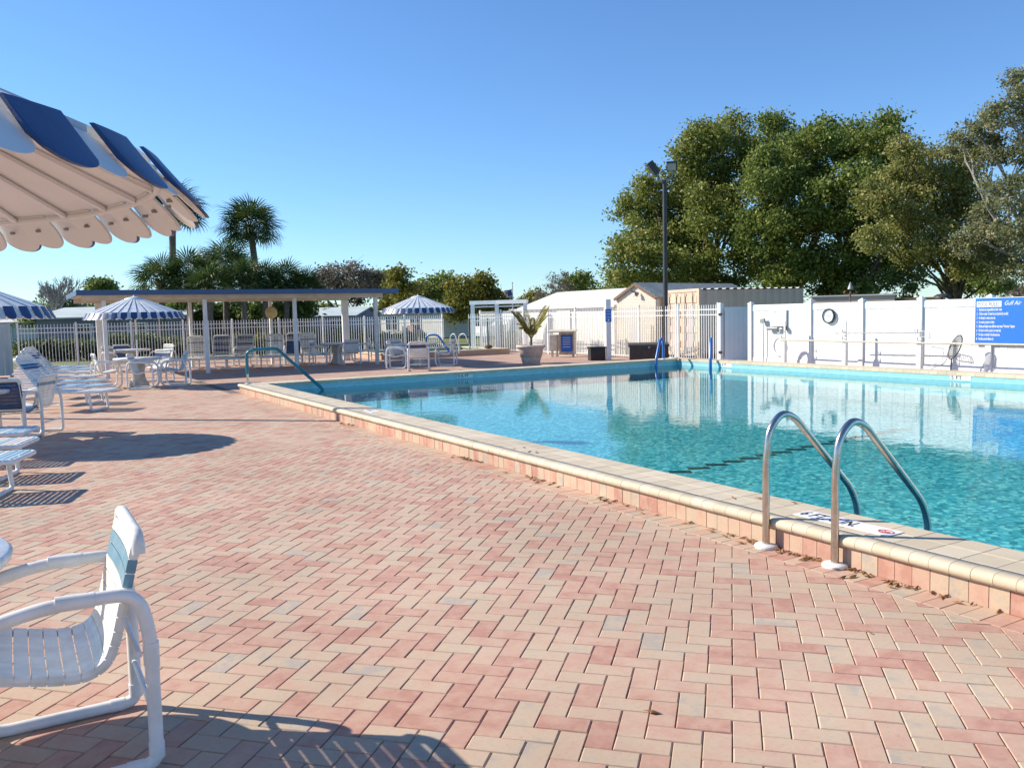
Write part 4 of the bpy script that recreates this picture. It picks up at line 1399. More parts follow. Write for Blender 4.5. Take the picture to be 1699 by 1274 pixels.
MB().tube([(0, 0, 0), (.01, 0, .15), (.02, 0, .34)], [.055, .045, .035], 8).build('stem', 'palm_bark', t)
for k, (az, Ln, dr, el) in enumerate(((255, 1.1, .25, .5), (275, 1.2, .30, .4), (300, 1.0, .2, .4), (75, 1.25, .2, .35), (95, 1.15, .15, .5), (120, 1.0, .3, .45), (250, .9, .7, .2), (40, .8, .2, .6), (200, .8, .5, .6), (340, .9, .3, .5), (80, .7, .5, .3), (265, .95, .55, .3), (285, .8, .1, .5), (100, .9, .05, .4), (15, 1.0, .1, .5))):
    pts, V, Fq = frond_pinnate(Ln, dr, .26, 20)
    me = arrays_mesh('frond', V, Fq, .3 + .7 * rng.random(len(Fq)), 'leaf_areca')
    o = link('frond', me, t, (0.02, 0, .25), R_(90 - az))
    st = MB().tube(pts, [.012] * 10 + [.006] * (len(pts) - 10), 5).mesh('midrib', 'leaf_areca')
    set_rnd(st, .4)
    link('midrib', st, o)

# sign post
sp = Vector((17.55, 23.3, 0))
d_ = far(1010, 587, 28.3); sp = Vector((d_.x, d_.y, 0))
t = thing('sign_post', 'square white post carrying a small blue notice', 'sign post', sp, -HEAD)
MB().box((0, 0, 1.0), (.16, .16, 2.02)).build('post', 'white_vinyl', t)
MB().box((0, -.087, 1.48), (.20, .012, .42)).build('notice', 'poster_blue', t)
for z, s_ in ((1.60, 'POOL'), (1.50, 'GATE'), (1.40, 'RULES')):
    text('lettering', s_, .07, 'trim_white', t, Matrix.Translation((0, -.0935, z)) @ Matrix.Rotation(PI / 2, 4, 'X'), sx=.8, align='CENTER')
MB().lathe([(0, 0), (.03, .0)], n=12, cap=False).build('emblem', 'trim_white', t, M=Matrix.Translation((0, -.0945, 1.33)) @ Matrix.Rotation(PI / 2, 4, 'X'))
# deck box
a, b = at(1043, 594), at(1110, 592)
c = far(1076, 592, 26.2)
t = thing('deck_box', 'large dark brown resin deck box with a sloping lid', 'storage box', (c.x, c.y, 0), -HEAD - R_(6))
MB().box((0, 0, .26), (1.16, .60, .50)).build('body', 'dark_brown', t)
sl = MB()
for k in range(19):
    sl.box((-.54 + k * .06, -.304, .25), (.045, .012, .44))
for k in range(9):
    sl.box((.584, -.25 + k * .06, .25), (.012, .045, .44))
o = sl.build('slats', 'dark_brown', t); o['kind'] = 'stuff'
lid = MB()
lid.extrude([(-.33, .51), (.33, .51), (.33, .60), (.28, .63), (-.30, .585), (-.33, .57)], -.61, .61, 'X')
lid.build('lid', 'dark_brown', t)
MB().box((0, -.335, .50), (.06, .015, .06)).build('latch', 'grey_metal', t)
# trash bin
c = far(990, 589, 28.4)
t = thing('litter_bin', 'low black bin against the white picket fence', 'bin', (c.x, c.y, 0), -HEAD + R_(8))
MB().box((0, 0, .20), (.50, .44, .40)).build('body', 'black_plastic', t)
MB().box((0, 0, .43), (.55, .48, .05)).build('lid', 'black_plastic', t)
MB().box((-.13, -.225, .30), (.2, .012, .1)).build('opening', 'ink_black', t)
# notice box
c = far(932, 584, 31.0)
t = thing('notice_box', 'beige wooden box with a sloping roof and a blue poster', 'notice box', (c.x, c.y, 0), -HEAD - R_(16))
MB().box((-.27, 0, .52), (.26, .36, .58)).build('cabinet', 'beige_wood', t)
MB().box((.19, .12, .50), (.62, .04, .82)).build('back_board', 'beige_wood', t)
MB().box((.49, 0, .50), (.04, .28, .82)).build('side_board', 'beige_wood', t)
MB().box((.17, .092, .50), (.42, .012, .62)).build('poster', 'poster_blue', t)
MB().extrude([(-.24, .90), (.22, .96), (.22, 1.0), (-.24, .94)], -.46, .56, 'X').build('roof', 'beige_wood', t)
for x in (-.36, -.18, .42):
    MB().box((x, .05, .11), (.07, .07, .24)).build('leg', 'beige_wood', t)
for z in (.70, .62, .54, .46, .36):
    MB().box((.17, .084, z), (.28, .004, .022)).build('lettering', 'trim_white', t)

# floodlight pole
c = far(1105, 590, 27.5)
t = thing('floodlight_pole', 'tall dark pole carrying two floodlights in front of the oaks', 'floodlight', (c.x, c.y, 0), -HEAD)
MB().tube([(0, 0, 0), (0, 0, 5.72)], [.085, .065], 14).build('pole', 'dark_pole', t)
MB().tube(smooth_path([(-.24, 0, 5.98), (-.22, 0, 5.72), (-.12, 0, 5.68), (.16, 0, 5.76), (.26, 0, 5.86), (.26, 0, 6.0)], .08, 4), .022, 8).build('bracket', 'grey_metal', t)
MB().box((0, 0, 0), (.20, .30, .44), M=Matrix.Rotation(R_(-35), 3, 'Y')).build('lamp_head', 'dark_pole', t, loc=(-.36, 0, 6.10))
f2 = MB().box((0, 0, 0), (.34, .16, .28)).build('lamp_head', 'dark_pole', t, loc=(.24, 0, 6.16)); f2.rotation_euler = (R_(18), 0, R_(-12))
MB().box((-.01, -.085, -.01), (.27, .01, .22)).build('lens', 'lens_glass', f2)
MB().box((.0, -.10, .15), (.35, .12, .015)).build('visor', 'dark_pole', f2)

o = copy_tree(t)
o.location = (-1.23, 18.19, 0)
for ch in o.children:
    ch.scale = (ch.scale[0], ch.scale[1], 1.13 if ch.name.startswith('pole') else ch.scale[2])
    if not ch.name.startswith('pole'):
        ch.location = (ch.location[0], ch.location[1], ch.location[2] + .74)
o['label'] = 'second floodlight pole left of the frame, its thin shadow crosses the deck'

# ---- small wading pool beyond the far deck
t = thing('wading_pool', 'small raised wading pool with a brick rim near the gate', 'wading pool')
wx0, wx1, wy0, wy1 = 12.2, 17.3, 29.9, 33.6
for (cx_, cy_, sx_, sy_) in (((wx0 + wx1) / 2, wy0, wx1 - wx0 + .3, .3), ((wx0 + wx1) / 2, wy1, wx1 - wx0 + .3, .3), (wx0, (wy0 + wy1) / 2, .3, wy1 - wy0 - .3), (wx1, (wy0 + wy1) / 2, .3, wy1 - wy0 - .3)):
    me = MB().box((cx_, cy_, .09), (sx_ - .02, sy_ - .02, .18)).mesh('curb', 'paver'); link('curb', set_rnd(me, .45), t)
    me = MB().box((cx_, cy_, .21), (sx_ + .04, sy_ + .04, .05)).mesh('coping', 'coping_tile'); link('coping', set_rnd(me, .6), t)
MB().box(((wx0 + wx1) / 2, (wy0 + wy1) / 2, .06), (wx1 - wx0 - .3, wy1 - wy0 - .3, .08)).build('basin', 'pool_plaster', t)
MB().add([(wx0 + .15, wy0 + .15, .15), (wx1 - .15, wy0 + .15, .15), (wx1 - .15, wy1 - .15, .15), (wx0 + .15, wy1 - .15, .15)], [(0, 1, 2, 3)]).build('water_surface', 'water', t)
o = MB().tube(smooth_path([far(708, 592, 32.5) * 1, Vector((*far(708, 592, 32.5).xy, .86)), Vector((*far(727, 592, 32.3).xy, .90)), Vector((*far(746, 592, 32.0).xy, .22))], .18, 6), .04, 10).build('handrail', 'blue_rail')
tag(o, 'bright blue handrail sloping into the wading pool', 'handrail')
for a_, b_, lab in ((748, 763, 'white hooped handrail of the wading pool, left hoop'), (762, 782, 'white hooped handrail of the wading pool, sloping right hoop')):
    p, q = far(a_, 590, 31.6), far(b_, 590, 31.3)
    o = MB().tube(smooth_path([Vector((p.x, p.y, .2)), Vector((p.x, p.y, .86)), Vector((p.x * .5 + q.x * .5, p.y * .5 + q.y * .5, .95)), Vector((q.x, q.y, .35))], .18, 6), .022, 8).build('handrail', 'white_metal')
    tag(o, lab, 'handrail')
# brown duck shaped rock on the rim
o = MB().lathe([(.03, 0), (.16, .03), (.17, .09), (.10, .15), (.0, .17)], n=12).build('rock', 'palm_boot')
p = far(790, 580, 33.0); o.location = (16.6, 30.0, .235); tag(o, 'small dark brown lump resting on the wading pool rim', 'rock')

# ================================================================== BUILDINGS BEYOND
def gable(label, c, L_, Wd, h, hr, rz, wm, rm, name='shed', siding=0, cat='building', over=.15, ridge='X', face=None, hip=0.0):
    """box with ridge along local x; c = centre"""
    t = thing(name, label, cat, (c[0], c[1], 0), rz)
    bx = MB()
    x, y = L_ / 2, Wd / 2
    P = [(-x, -y, 0), (x, -y, 0), (x, y, 0), (-x, y, 0), (-x, -y, h), (x, -y, h), (x, y, h), (-x, y, h), (-x + hip, 0, h + hr - .04), (x - hip, 0, h + hr - .04)]
    bx.add(P, [(0, 1, 5, 4), (2, 3, 7, 6), (1, 2, 6, 9, 5), (3, 0, 4, 8, 7)])
    bx.build('wall', wm, t)
    xo, yo = x + over, y + over
    k = hr / y
    for s in (-1, 1):
        e_ = (h - k * over)
        q = [(-xo, s * yo, e_ + .02), (xo, s * yo, e_ + .02), (xo - hip, 0, h + hr + .02), (-xo + hip, 0, h + hr + .02)]
        q2 = [(a_, b_, z_ + .07) for a_, b_, z_ in q]
        MB().add(q + q2, [(0, 1, 2, 3), (7, 6, 5, 4), (0, 4, 5, 1), (1, 5, 6, 2), (3, 7, 4, 0)] if s < 0 else [(3, 2, 1, 0), (4, 5, 6, 7), (1, 5, 4, 0), (2, 6, 5, 1), (0, 4, 7, 3)]).build('roof', rm, t)
    if hip:
        for s in (-1, 1):
            e_ = (h - k * over)
            q = [(s * xo, -yo, e_ + .021), (s * xo, yo, e_ + .021), (s * (xo - hip), 0, h + hr + .021)]
            q2 = [(a_, b_, z_ + .07) for a_, b_, z_ in q]
            MB().add(q + q2, [(0, 1, 2), (3, 5, 4), (0, 3, 4, 1), (1, 4, 5, 2), (2, 5, 3, 0)]).build('roof', rm, t)
    if siding:
        for sgn in (-1, 1):
            z = 0.0
            while z < h + hr - .1:
                wv = Wd if z < h else Wd * (1 - (z - h) / hr)
                MB().box((sgn * (x + .012), 0, z + .06), (.02, max(.05, wv - .04), .115), M=Matrix.Rotation(sgn * .08, 3, 'Y')).build('siding', wm, t)
                z += siding
        for z in np.arange(0, h - .05, siding):
            MB().box((0, -y - .012, z + .06), (L_ - .02, .02, .115), M=Matrix.Rotation(.08, 3, 'X')).build('siding', wm, t)
    return t
def window(t, x, y, z, w, h_, face='-y', panes=2):
    """window on a wall looking along face; frame, glass, muntins"""
    f = MB()
    M = {'-y': Matrix.Identity(3), '-x': Matrix.Rotation(-PI / 2, 3, 'Z'), '+x': Matrix.Rotation(PI / 2, 3, 'Z')}[face]
    def bx(m_, cx_, cz_, sx_, sz_, d, off):
        cc = M @ Vector((cx_, -off, 0)); m_.box((x + cc.x, y + cc.y, z + cz_), (sx_, d, sz_), M=M)
    bx(f, 0, h_ / 2 + .03, w + .12, .06, .06, .02); bx(f, 0, -h_ / 2 - .03, w + .12, .06, .06, .02)
    bx(f, -w / 2 - .03, 0, .06, h_, .06, .02); bx(f, w / 2 + .03, 0, .06, h_, .06, .02)
    bx(f, 0, 0, .04, h_, .03, .03)
    if panes == 4:
        bx(f, 0, 0, w, .04, .02, .03)
    o = f.build('window', 'trim_white', t)
    gl = MB(); bx(gl, 0, 0, w, h_, .02, .005); gl.build('pane', 'window_glass', o)
# long white roofed shed behind the picket fence (ridge roughly across the view)
t = gable('long low cream shed with a pale roof running behind the picket fence', (21.6, 28.95), 6.7, 4.0, 1.80, .65, PI / 2, 'house_white', 'roof_white')
MB().box((0, 2.03, 1.0), (.9, .05, 1.6)).build('door', 'white_paint', t)
# tan gabled shed
ra, rb = far(1055, 471, 31.0), far(1213, 474, 34.8)
c = (ra + rb) / 2
SL = (rb - ra).length
t = gable('cream sided gable shed with a brown edged grey roof, left of the container', (c.x, c.y), SL, 1.9, 2.04, .50, math.atan2(rb.y - ra.y, rb.x - ra.x), 'tan_siding', 'roof_grey', siding=.115, over=.08)
sd_ = t
fan = thing('eagle_ornament', 'small grey metal ornament on the gable of the cream shed', 'ornament')
g_ = far(1053, 485, 30.8)
om = MB()
for k in range(9):
    om.box((0, 0, 0), (.02, .02, .02))
mbx = MB()
for dx_, dz_, sx_, sz_ in ((-.12, .05, .14, .05), (-.05, .02, .1, .07), (.03, -.05, .06, .16), (.10, -.05, .09, .10), (.08, -.12, .05, .08)):
    mbx.box((g_.x + CRX.x * dx_, g_.y + CRX.y * dx_, g_.z + dz_), (sx_, .04, sz_), -HEAD)
mbx.build('silhouette', 'grey_metal', fan)
# brown rake trim and white door of the tan shed
for s in (-1, 1):
    for xx in (-SL / 2 - .09,):
        MB().box((xx, s * .49, 2.30), (.04, 1.12, .09), M=Matrix.Rotation(-s * math.atan2(.50, .95), 3, 'X')).build('rake_board', 'brown_trim', sd_)
# shipping container
a, b, c = far(1107, 560, 30.0), far(1161, 560, 28.2), far(1332, 560, 29.6)
ux = (c - b); ux.z = 0; ux.normalize()
cw = 2.2
rzc = math.atan2(ux.y, ux.x)
nv = Vector((-ux.y, ux.x, 0))
if nv.dot(CRX) > 0:
    nv = -nv
LEN = (Vector((c.x, c.y, 0)) - Vector((b.x, b.y, 0))).length
org = Vector((b.x, b.y, 0))
t = thing('shipping_container', 'tan corrugated shipping container behind the fence with its doors to the left', 'container', org, rzc)
sgn = 1 if nv.dot(Vector((-ux.y, ux.x, 0))) > 0 else -1
HC = 2.27
# side facing the pool: corrugated
pf = []
n = int(LEN / .28)
for k in range(n):
    x0 = LEN * k / n; w_ = LEN / n
    pf += [(x0, 0), (x0 + w_ * .30, 0), (x0 + w_ * .45, sgn * .05), (x0 + w_ * .85, sgn * .05)]
pf.append((LEN, 0))
cs = MB()
P = [(x, y, .15) for x, y in pf] + [(x, y, HC - .02) for x, y in pf]
kk = len(pf)
cs.add(P, [(i, i + 1, kk + i + 1, kk + i) for i in range(kk - 1)])
cs.build('side_wall', 'tan_container', t)
rf = MB()
pr_ = []
for k in range(n):
    x0 = LEN * k / n; w_ = LEN / n
    pr_ += [(x0, 0), (x0 + w_ * .35, 0), (x0 + w_ * .5, .03), (x0 + w_ * .85, .03)]
pr_.append((LEN, 0))
P = [(x, 0, HC + z) for x, z in pr_] + [(x, sgn * cw, HC + z) for x, z in pr_]
kk = len(pr_)
rf.add(P, [(i, i + 1, kk + i + 1, kk + i) for i in range(kk - 1)])
rf.build('roof', 'roof_white', t)
MB().box((LEN / 2, sgn * cw, HC / 2), (LEN, .04, HC)).build('back_wall', 'tan_container', t)
MB().box((LEN, sgn * cw / 2, HC / 2), (.04, cw, HC)).build('end_wall', 'tan_container', t)
for yy in (0, sgn * cw):
    MB().box((0, yy, HC / 2), (.12, .12, HC + .03)).build('corner_post', 'tan_container', t)
for q in (0, 1):
    yc = sgn * (.06 + (cw - .12) * (.25 + .5 * q))
    d_ = MB().box((.0, yc, HC / 2), (.05, (cw - .16) / 2, HC - .1)).build('door', 'tan_container', t)
    for z in (.45, .95, 1.45, 1.95):
        MB().box((-.035, yc, z), (.03, (cw - .3) / 2, .22)).build('door_rib', 'tan_container', d_)
    for off in (-.25, .22):
        r_ = MB().tube([(-.075, yc + off, .2), (-.075, yc + off, HC - .1)], .022, 8); r_.build('lock_rod', 'cream_metal', d_)
MB().box((-.0, sgn * cw / 2, HC - .02), (.1, cw, .1)).build('header', 'tan_container', t)

# low tan box building behind the privacy fence
a, b = far(1357, 497, 36), far(1476, 490, 30)
c = far(1416, 560, 33)
t = thing('storage_shed', 'tan flat topped shed just showing over the privacy fence', 'shed', (c.x, c.y, 0), -HEAD + R_(-25))
ht = far(1416, 492, 33).z
MB().box((0, 0, ht / 2), (2.9, 2.0, ht)).build('wall', 'tan_container', t)
MB().box((0, 0, ht + .03), (3.0, 2.1, .05)).build('roof', 'roof_white', t)
MB().box((2.3, .6, ht / 2 - .05), (1.7, 1.6, ht - .1)).build('annex', 'brown_trim', t)
# lantern birdhouse
p = far(1411, 480, 24)
t = thing('bird_feeder', 'small pole mounted feeder with a pointed roof and copper arms above the fence', 'feeder', (p.x, p.y, 0), -HEAD)
zz = p.z
MB().tube([(0, 0, 0), (0, 0, zz - .05)], .02, 8).build('pole', 'brown_trim', t)
MB().lathe([(.085, 0), (.06, .08), (.0, .21)], c=(0, 0, zz + .0), n=10).build('roof', 'grey_metal', t)
ar = MB()
for s in (-1, 1):
    ar.tube(smooth_path([(0, 0, zz - .13), (s * .12, 0, zz - .15), (s * .19, 0, zz - .08), (s * .14, 0, zz - .05)], .05, 4), .017, 6)
ar.build('arm', 'copper', t)
p = far(1563, 492, 23)
o = MB().lathe([(.22, 0), (.20, .05), (.12, .09), (.0, .11)], n=16).build('vent_cap', 'dark_pole'); o.location = (p.x, p.y, p.z - .03)
pl = MB().tube([(0, 0, -p.z + .02), (0, 0, 0)], .03, 8).build('vent_pipe', 'dark_pole', o)
tag(o, 'dark rounded cap peeking over the privacy fence near the far small tree', 'cap')

# houses across the street
def house(label, px, D, L_, Wd, h, hr, rz, wm, rm, wins=(), name='house'):
    c = far(px, 560, D)
    t = gable(label, (c.x, c.y), L_, Wd, h, hr, rz, wm, rm, name=name, cat='house', over=.3)
    for (x, z, w, hh) in wins:
        window(t, x, -Wd / 2, z, w, hh, '-y', 4)
    return t
hw_ = house('white mobile home with a window behind the right striped umbrella', 705, 66, 8.0, 4.4, 1.85, .22, -HEAD - R_(38), 'house_white', 'roof_white', ((-3.1, 1.1, .8, 1.0), (-1.3, 1.1, 1.2, 1.0), (1.2, 1.05, 1.0, .9)))
for k, (x, z, sx_, sz_, m_) in enumerate(((.5, .55, .5, .8, 'house_white'), (1.1, .5, .5, .9, 'orange_cloth'))):
    MB().box((x, -2.5, z), (sx_, .3, sz_)).build('porch_item', m_, hw_)
house('grey blue house with a low gable behind the left picket fence', 232, 50, 8.6, 6.0, 1.95, .55, -HEAD - R_(6), 'house_greyblue', 'house_pale', ((-1.5, 1.1, .8, .9), (1.6, 1.1, 1.0, .9)))
house('pale green house with a shallow gable at the far left', 92, 62, 9.2, 5.5, 1.8, .32, -HEAD, 'house_pale', 'roof_white', ((-2, 1.0, .9, 1.0), (1.5, 1.0, .9, .9)))
house('blue house half hidden behind the pavilion', 555, 62, 5.2, 5.0, 1.75, .55, -HEAD - R_(12), 'house_blue', 'house_pale', ((-1.4, 1.0, .9, .9), (1.3, 1.0, .9, .9)))
house('light blue house behind the palms and the pavilion', 430, 60, 6.2, 5.0, 1.7, .4, -HEAD, 'house_blue', 'roof_grey', ((-1.8, 1.0, .9, .9), (1.6, 1.0, .9, .9)))
house('blue sided house right of the white mobile home', 772, 72, 4.2, 4.5, 1.7, .2, -HEAD, 'house_blue', 'house_pale', ((-.9, 1.0, .7, .8), (1.0, 1.0, .7, .8)))
house('far pale carport roof behind the gate frame', 850, 75, 8.0, 4.0, 1.75, .2, -HEAD, 'house_blue', 'roof_white', ())

# white pickup truck beyond the gate
def truck(px, D, label):
    c = far(px, 580, D)
    t = thing('pickup_truck', label, 'truck', (c.x, c.y, -.05), PI - HEAD + .55)
    bd = MB()
    bd.extrude([(-2.5, .42), (2.5, .42), (2.55, .62), (2.5, .98), (1.1, 1.05), (-2.5, 1.05)], -.9, .9, 'Y')
    bd.build('body', 'truck_white', t)
    cb = MB()
    cb.add([(-.9, -.85, 1.06), (1.15, -.85, 1.06), (1.15, .85, 1.06), (-.9, .85, 1.06), (-.65, -.72, 1.68), (.45, -.72, 1.68), (.45, .72, 1.68), (-.65, .72, 1.68)], [(0, 1, 5, 4), (1, 2, 6, 5), (2, 3, 7, 6), (3, 0, 4, 7), (4, 5, 6, 7)])
    cb.build('cab', 'truck_white', t)
    MB().add([(-.72, -.835, 1.12), (.86, -.835, 1.12), (.40, -.745, 1.60), (-.58, -.745, 1.60)], [(0, 1, 2, 3)]).build('side_window', 'window_glass', t)
    MB().box((1.72, -.905, .72), (.3, .02, .16)).build('headlight', 'lens_glass', t)
    for x in (-1.55, 1.6):
        for s in (-1, 1):
            w_ = MB().tube([(x, s * .72, .36), (x, s * .93, .36)], .36, 20).build('wheel', 'rubber', t)
            MB().tube([(x, s * .90, .36), (x, s * .94, .36)], .2, 16).build('rim', 'grey_metal', w_)
truck(856, 51, 'white pickup truck parked on the grass beyond the pool gate')

# flag pole
p = far(852, 560, 70)
t = thing('flagpole', 'thin white flagpole flying the stars and stripes', 'flagpole', (p.x, p.y, 0), -HEAD)
zt_ = far(852, 471, 70).z
MB().tube([(0, 0, 0), (0, 0, zt_)], [.06, .04], 8).build('pole', 'white_metal', t)
MB().lathe([(.0, 0), (.09, .06), (.0, .14)], c=(0, 0, zt_), n=10).build('finial', 'yellow_disc', t)
fw_, fh_ = .75, .95
fl = thing('flag', 'red white and blue stars and stripes flag blowing left from its pole', 'flag', (p.x, p.y, zt_ - .4), -HEAD)
def fpt(u_, v_):
    x = -u_ * .85
    return (x - .04, .12 * math.sin(u_ * 7), -v_ * .95 - u_ * u_ * .35 - .05 * math.sin(u_ * 6))
for k in range(13):
    m_ = MB(); n_ = 10
    v0, v1 = k / 13, (k + 1) / 13
    u0 = .42 if k < 7 else 0
    P = [fpt(u0 + (1 - u0) * i / n_, v0) for i in range(n_ + 1)] + [fpt(u0 + (1 - u0) * i / n_, v1) for i in range(n_ + 1)]
    m_.add(P, [(i, i + 1, n_ + 2 + i, n_ + 1 + i) for i in range(n_)])
    m_.build('stripe', 'flag_red' if k % 2 == 0 else 'flag_white', fl)
m_ = MB()
P = [fpt(.42 * i / 5, 0) for i in range(6)] + [fpt(.42 * i / 5, 7 / 13) for i in range(6)]
m_.add(P, [(i, i + 1, 7 + i, 6 + i) for i in range(5)]); m_.build('canton', 'flag_blue', fl)
st = MB()
for r_ in range(5):
    for c_ in range(6):
        q = fpt(.04 + .38 * c_ / 6, .04 + .48 * r_ / 5); st.box((q[0], q[1] - .012, q[2]), (.025, .004, .025))
st.build('stars', 'flag_white', fl)

# ================================================================== TREES
def leaf_arrays(C, size, up=0.35, seed=0, asp=.55):
    r_ = np.random.default_rng(seed)
    n = len(C)
    nrm = r_.normal(size=(n, 3)); nrm[:, 2] += up
    nrm /= np.linalg.norm(nrm, axis=1)[:, None]
    t1 = np.cross(nrm, r_.normal(size=(n, 3))); t1 /= np.linalg.norm(t1, axis=1)[:, None] + 1e-9
    t2 = np.cross(nrm, t1)
    s = (size * r_.uniform(.6, 1.4, n))[:, None]
    V = np.stack([C - t1 * s, C + t2 * s * asp, C + t1 * s, C - t2 * s * asp], 1).reshape(-1, 3)
    return V, np.arange(4 * n).reshape(-1, 4)
def crown_points(blobs, dens, clump, seed, flatten=.75, shell=.3):
    """blobs: (centre, radius). leaves gathered in clumps spread through each blob's volume"""
    r_ = np.random.default_rng(seed)
    out, val = [], []
    sub = []
    for c, R in blobs:
        for k in range(6):
            d = r_.normal(size=3); d /= np.linalg.norm(d)
            d[2] = abs(d[2]) if r_.random() < .6 else d[2]
            sub.append((tuple(np.array(c) + d * R * r_.uniform(.75, 1.02)), R * r_.uniform(.22, .40)))
    blobs = [(c, R * .93) for c, R in blobs] + sub
    for c, R in blobs:
        nc = max(4, int(dens * R ** 2 / clump ** 2))
        d = r_.normal(size=(nc, 3)); d /= np.linalg.norm(d, axis=1)[:, None]
        rad = R * (shell + (1 - shell) * r_.random(nc) ** .6) * r_.uniform(.8, 1.13, nc)
        cc = np.array(c) + d * rad[:, None] * np.array([1, 1, flatten])
        stray = r_.random(nc) < .16
        cc[stray] += d[stray] * (R * r_.uniform(.10, .38, stray.sum()))[:, None]
        for q, sy in zip(cc, stray):
            m = int(r_.uniform(26, 60)) if not sy else int(r_.uniform(8, 24))
            cs_ = clump * r_.uniform(.55, 1.25) * (.75 if sy else 1)
            p = r_.normal(size=(m, 3)) * cs_ * np.array([.5, .5, .3])
            out.append(q + p)
            val.append(np.clip(r_.normal(.45, .16) + r_.normal(0, .14, m), 0, 1))
    return np.concatenate(out), np.concatenate(val)
def limb(mb_, a, b, r0, r1, wob, n=7, seed=0):
    r_ = random.Random(seed)
    a, b = Vector(a), Vector(b)
    L_ = (b - a).length
    off = Vector((r_.uniform(-1, 1), r_.uniform(-1, 1), r_.uniform(.0, .8))) * wob * L_
    pts = []
    for i in range(n + 1):
        t_ = i / n
        p = a.lerp(b, t_) + off * math.sin(PI * t_) + Vector((r_.uniform(-1, 1), r_.uniform(-1, 1), r_.uniform(-1, 1))) * wob * .12 * L_
        pts.append(p)
    mb_.tube(pts, [r0 + (r1 - r0) * i / n for i in range(n + 1)], 7)
    return pts
def tree(label, base, blobs, dens, clump, leaf, lm, name='oak_tree', bm_='bark', trunk_r=.3, seed=1, twigs=0, fork=.3, cat='tree', shell=.45, group=None, flatten=.75):
    t = thing(name, label, cat, (0, 0, 0), group=group)
    mb_ = MB()
    base = Vector(base)
    top = Vector((sum(b[0][0] for b in blobs), sum(b[0][1] for b in blobs), sum(b[0][2] for b in blobs))) / len(blobs)
    fk = base.lerp(top, fork); fk.x, fk.y = base.x * .8 + top.x * .2, base.y * .8 + top.y * .2
    limb(mb_, base - Vector((0, 0, .1)), fk, trunk_r, trunk_r * .75, .05, 6, seed)
    for i, (c, R) in enumerate(blobs):
        pts = limb(mb_, fk, c, trunk_r * .34, trunk_r * .07, .14, 8, seed * 31 + i)
        for k in range(3):
            q = pts[4 + k]
            rd = random.Random(seed * 77 + i * 5 + k)
            e_ = Vector(c) + Vector((rd.uniform(-1, 1), rd.uniform(-1, 1), rd.uniform(-.5, 1))) * R * .9
            sub = limb(mb_, q, e_, trunk_r * .16, trunk_r * .03, .1, 5, seed * 7 + i * 11 + k)
            for j in range(twigs):
                w_ = sub[rd.randint(2, 5)]
                limb(mb_, w_, w_ + Vector((rd.uniform(-1, 1), rd.uniform(-1, 1), rd.uniform(-.2, 1))) * R * .55, trunk_r * .05, trunk_r * .012, .1, 3, rd.randint(0, 9999))
    mb_.build('trunk', bm_, t)
    if dens:
        C, v_ = crown_points(blobs, dens, clump, seed, shell=shell, flatten=flatten)
        V, Fq = leaf_arrays(C, leaf, seed=seed)
        link('crown', arrays_mesh('crown', V, Fq, v_, lm), t)
    return t
def B_(px, py, rpx, D, dd=0):
    p = far(px, py, D + dd)
    return (tuple(p), rpx * (D + dd) / F)
def base(px, D):
    p = far(px, 560, D); return (p.x, p.y, -.05)
rd = random.Random(5)
def blobset(L_, D, spread=3.0):
    return [B_(x, y, r, D, rd.uniform(-spread, spread)) for x, y, r in L_]
o1 = blobset([(1130, 410, 48), (1095, 475, 38), (1200, 475, 34), (1150, 330, 42), (1030, 480, 28), (1145, 480, 30), (1040, 448, 42), (1065, 400, 42), (1050, 350, 30), (1085, 320, 40), (1120, 372, 50), (1110, 445, 45), (1165, 290, 50), (1175, 232, 38), (1215, 225, 32), (1215, 300, 45), (1180, 360, 50), (1165, 440, 34), (1145, 255, 26), (1225, 375, 40)], 50)
tree('large spreading oak behind the floodlight pole, leftmost of the oak group', base(1180, 50), o1, 17, .66, .092, 'leaf_oak', trunk_r=.42, seed=3, twigs=1)
o2 = blobset([(1290, 245, 45), (1275, 310, 50), (1335, 290, 50), (1345, 235, 42), (1310, 370, 55), (1265, 390, 45), (1370, 350, 50), (1255, 440, 40), (1320, 445, 50), (1380, 430, 45), (1390, 245, 38), (1245, 260, 26), (1290, 480, 34)], 47)
tree('dense tall oak behind the shipping container', base(1310, 47), o2, 19, .66, .092, 'leaf_oak_dark', trunk_r=.45, seed=4)
o3 = blobset([(1420, 240, 42), (1465, 235, 40), (1480, 285, 36), (1430, 300, 48), (1415, 370, 46), (1440, 450, 44), (1500, 460, 36), (1380, 475, 36), (1470, 380, 40), (1425, 490, 30)], 45)
tree('dark green oak rising behind the fence clock', base(1430, 45), o3, 19, .66, .092, 'leaf_oak_dark', trunk_r=.4, seed=5)
o4 = blobset([(1500, 250, 26), (1455, 330, 30), (1450, 400, 30), (1600, 270, 34), (1620, 350, 38), (1640, 400, 34), (1560, 430, 26), (1600, 445, 26), (1640, 440, 28), (1530, 270, 36), (1500, 310, 38), (1560, 300, 44), (1520, 360, 46), (1580, 350, 42), (1550, 400, 36), (1490, 395, 32), (1475, 340, 26), (1605, 310, 30), (1515, 425, 26)], 38, 1.5)
tree('olive brown mossy oak left of the rules sign', base(1600, 40), o4, 13, .5, .07, 'leaf_brown', trunk_r=.2, seed=6, twigs=3, shell=.3)
o5 = blobset([(1665, 320, 40), (1640, 260, 30), (1690, 260, 34), (1625, 215, 24), (1660, 190, 22), (1690, 150, 26), (1695, 205, 26), (1640, 370, 36), (1690, 390, 44), (1610, 400, 30), (1650, 430, 34), (1595, 240, 20), (1725, 330, 50), (1740, 220, 45), (1680, 450, 34)], 34, 1.5)
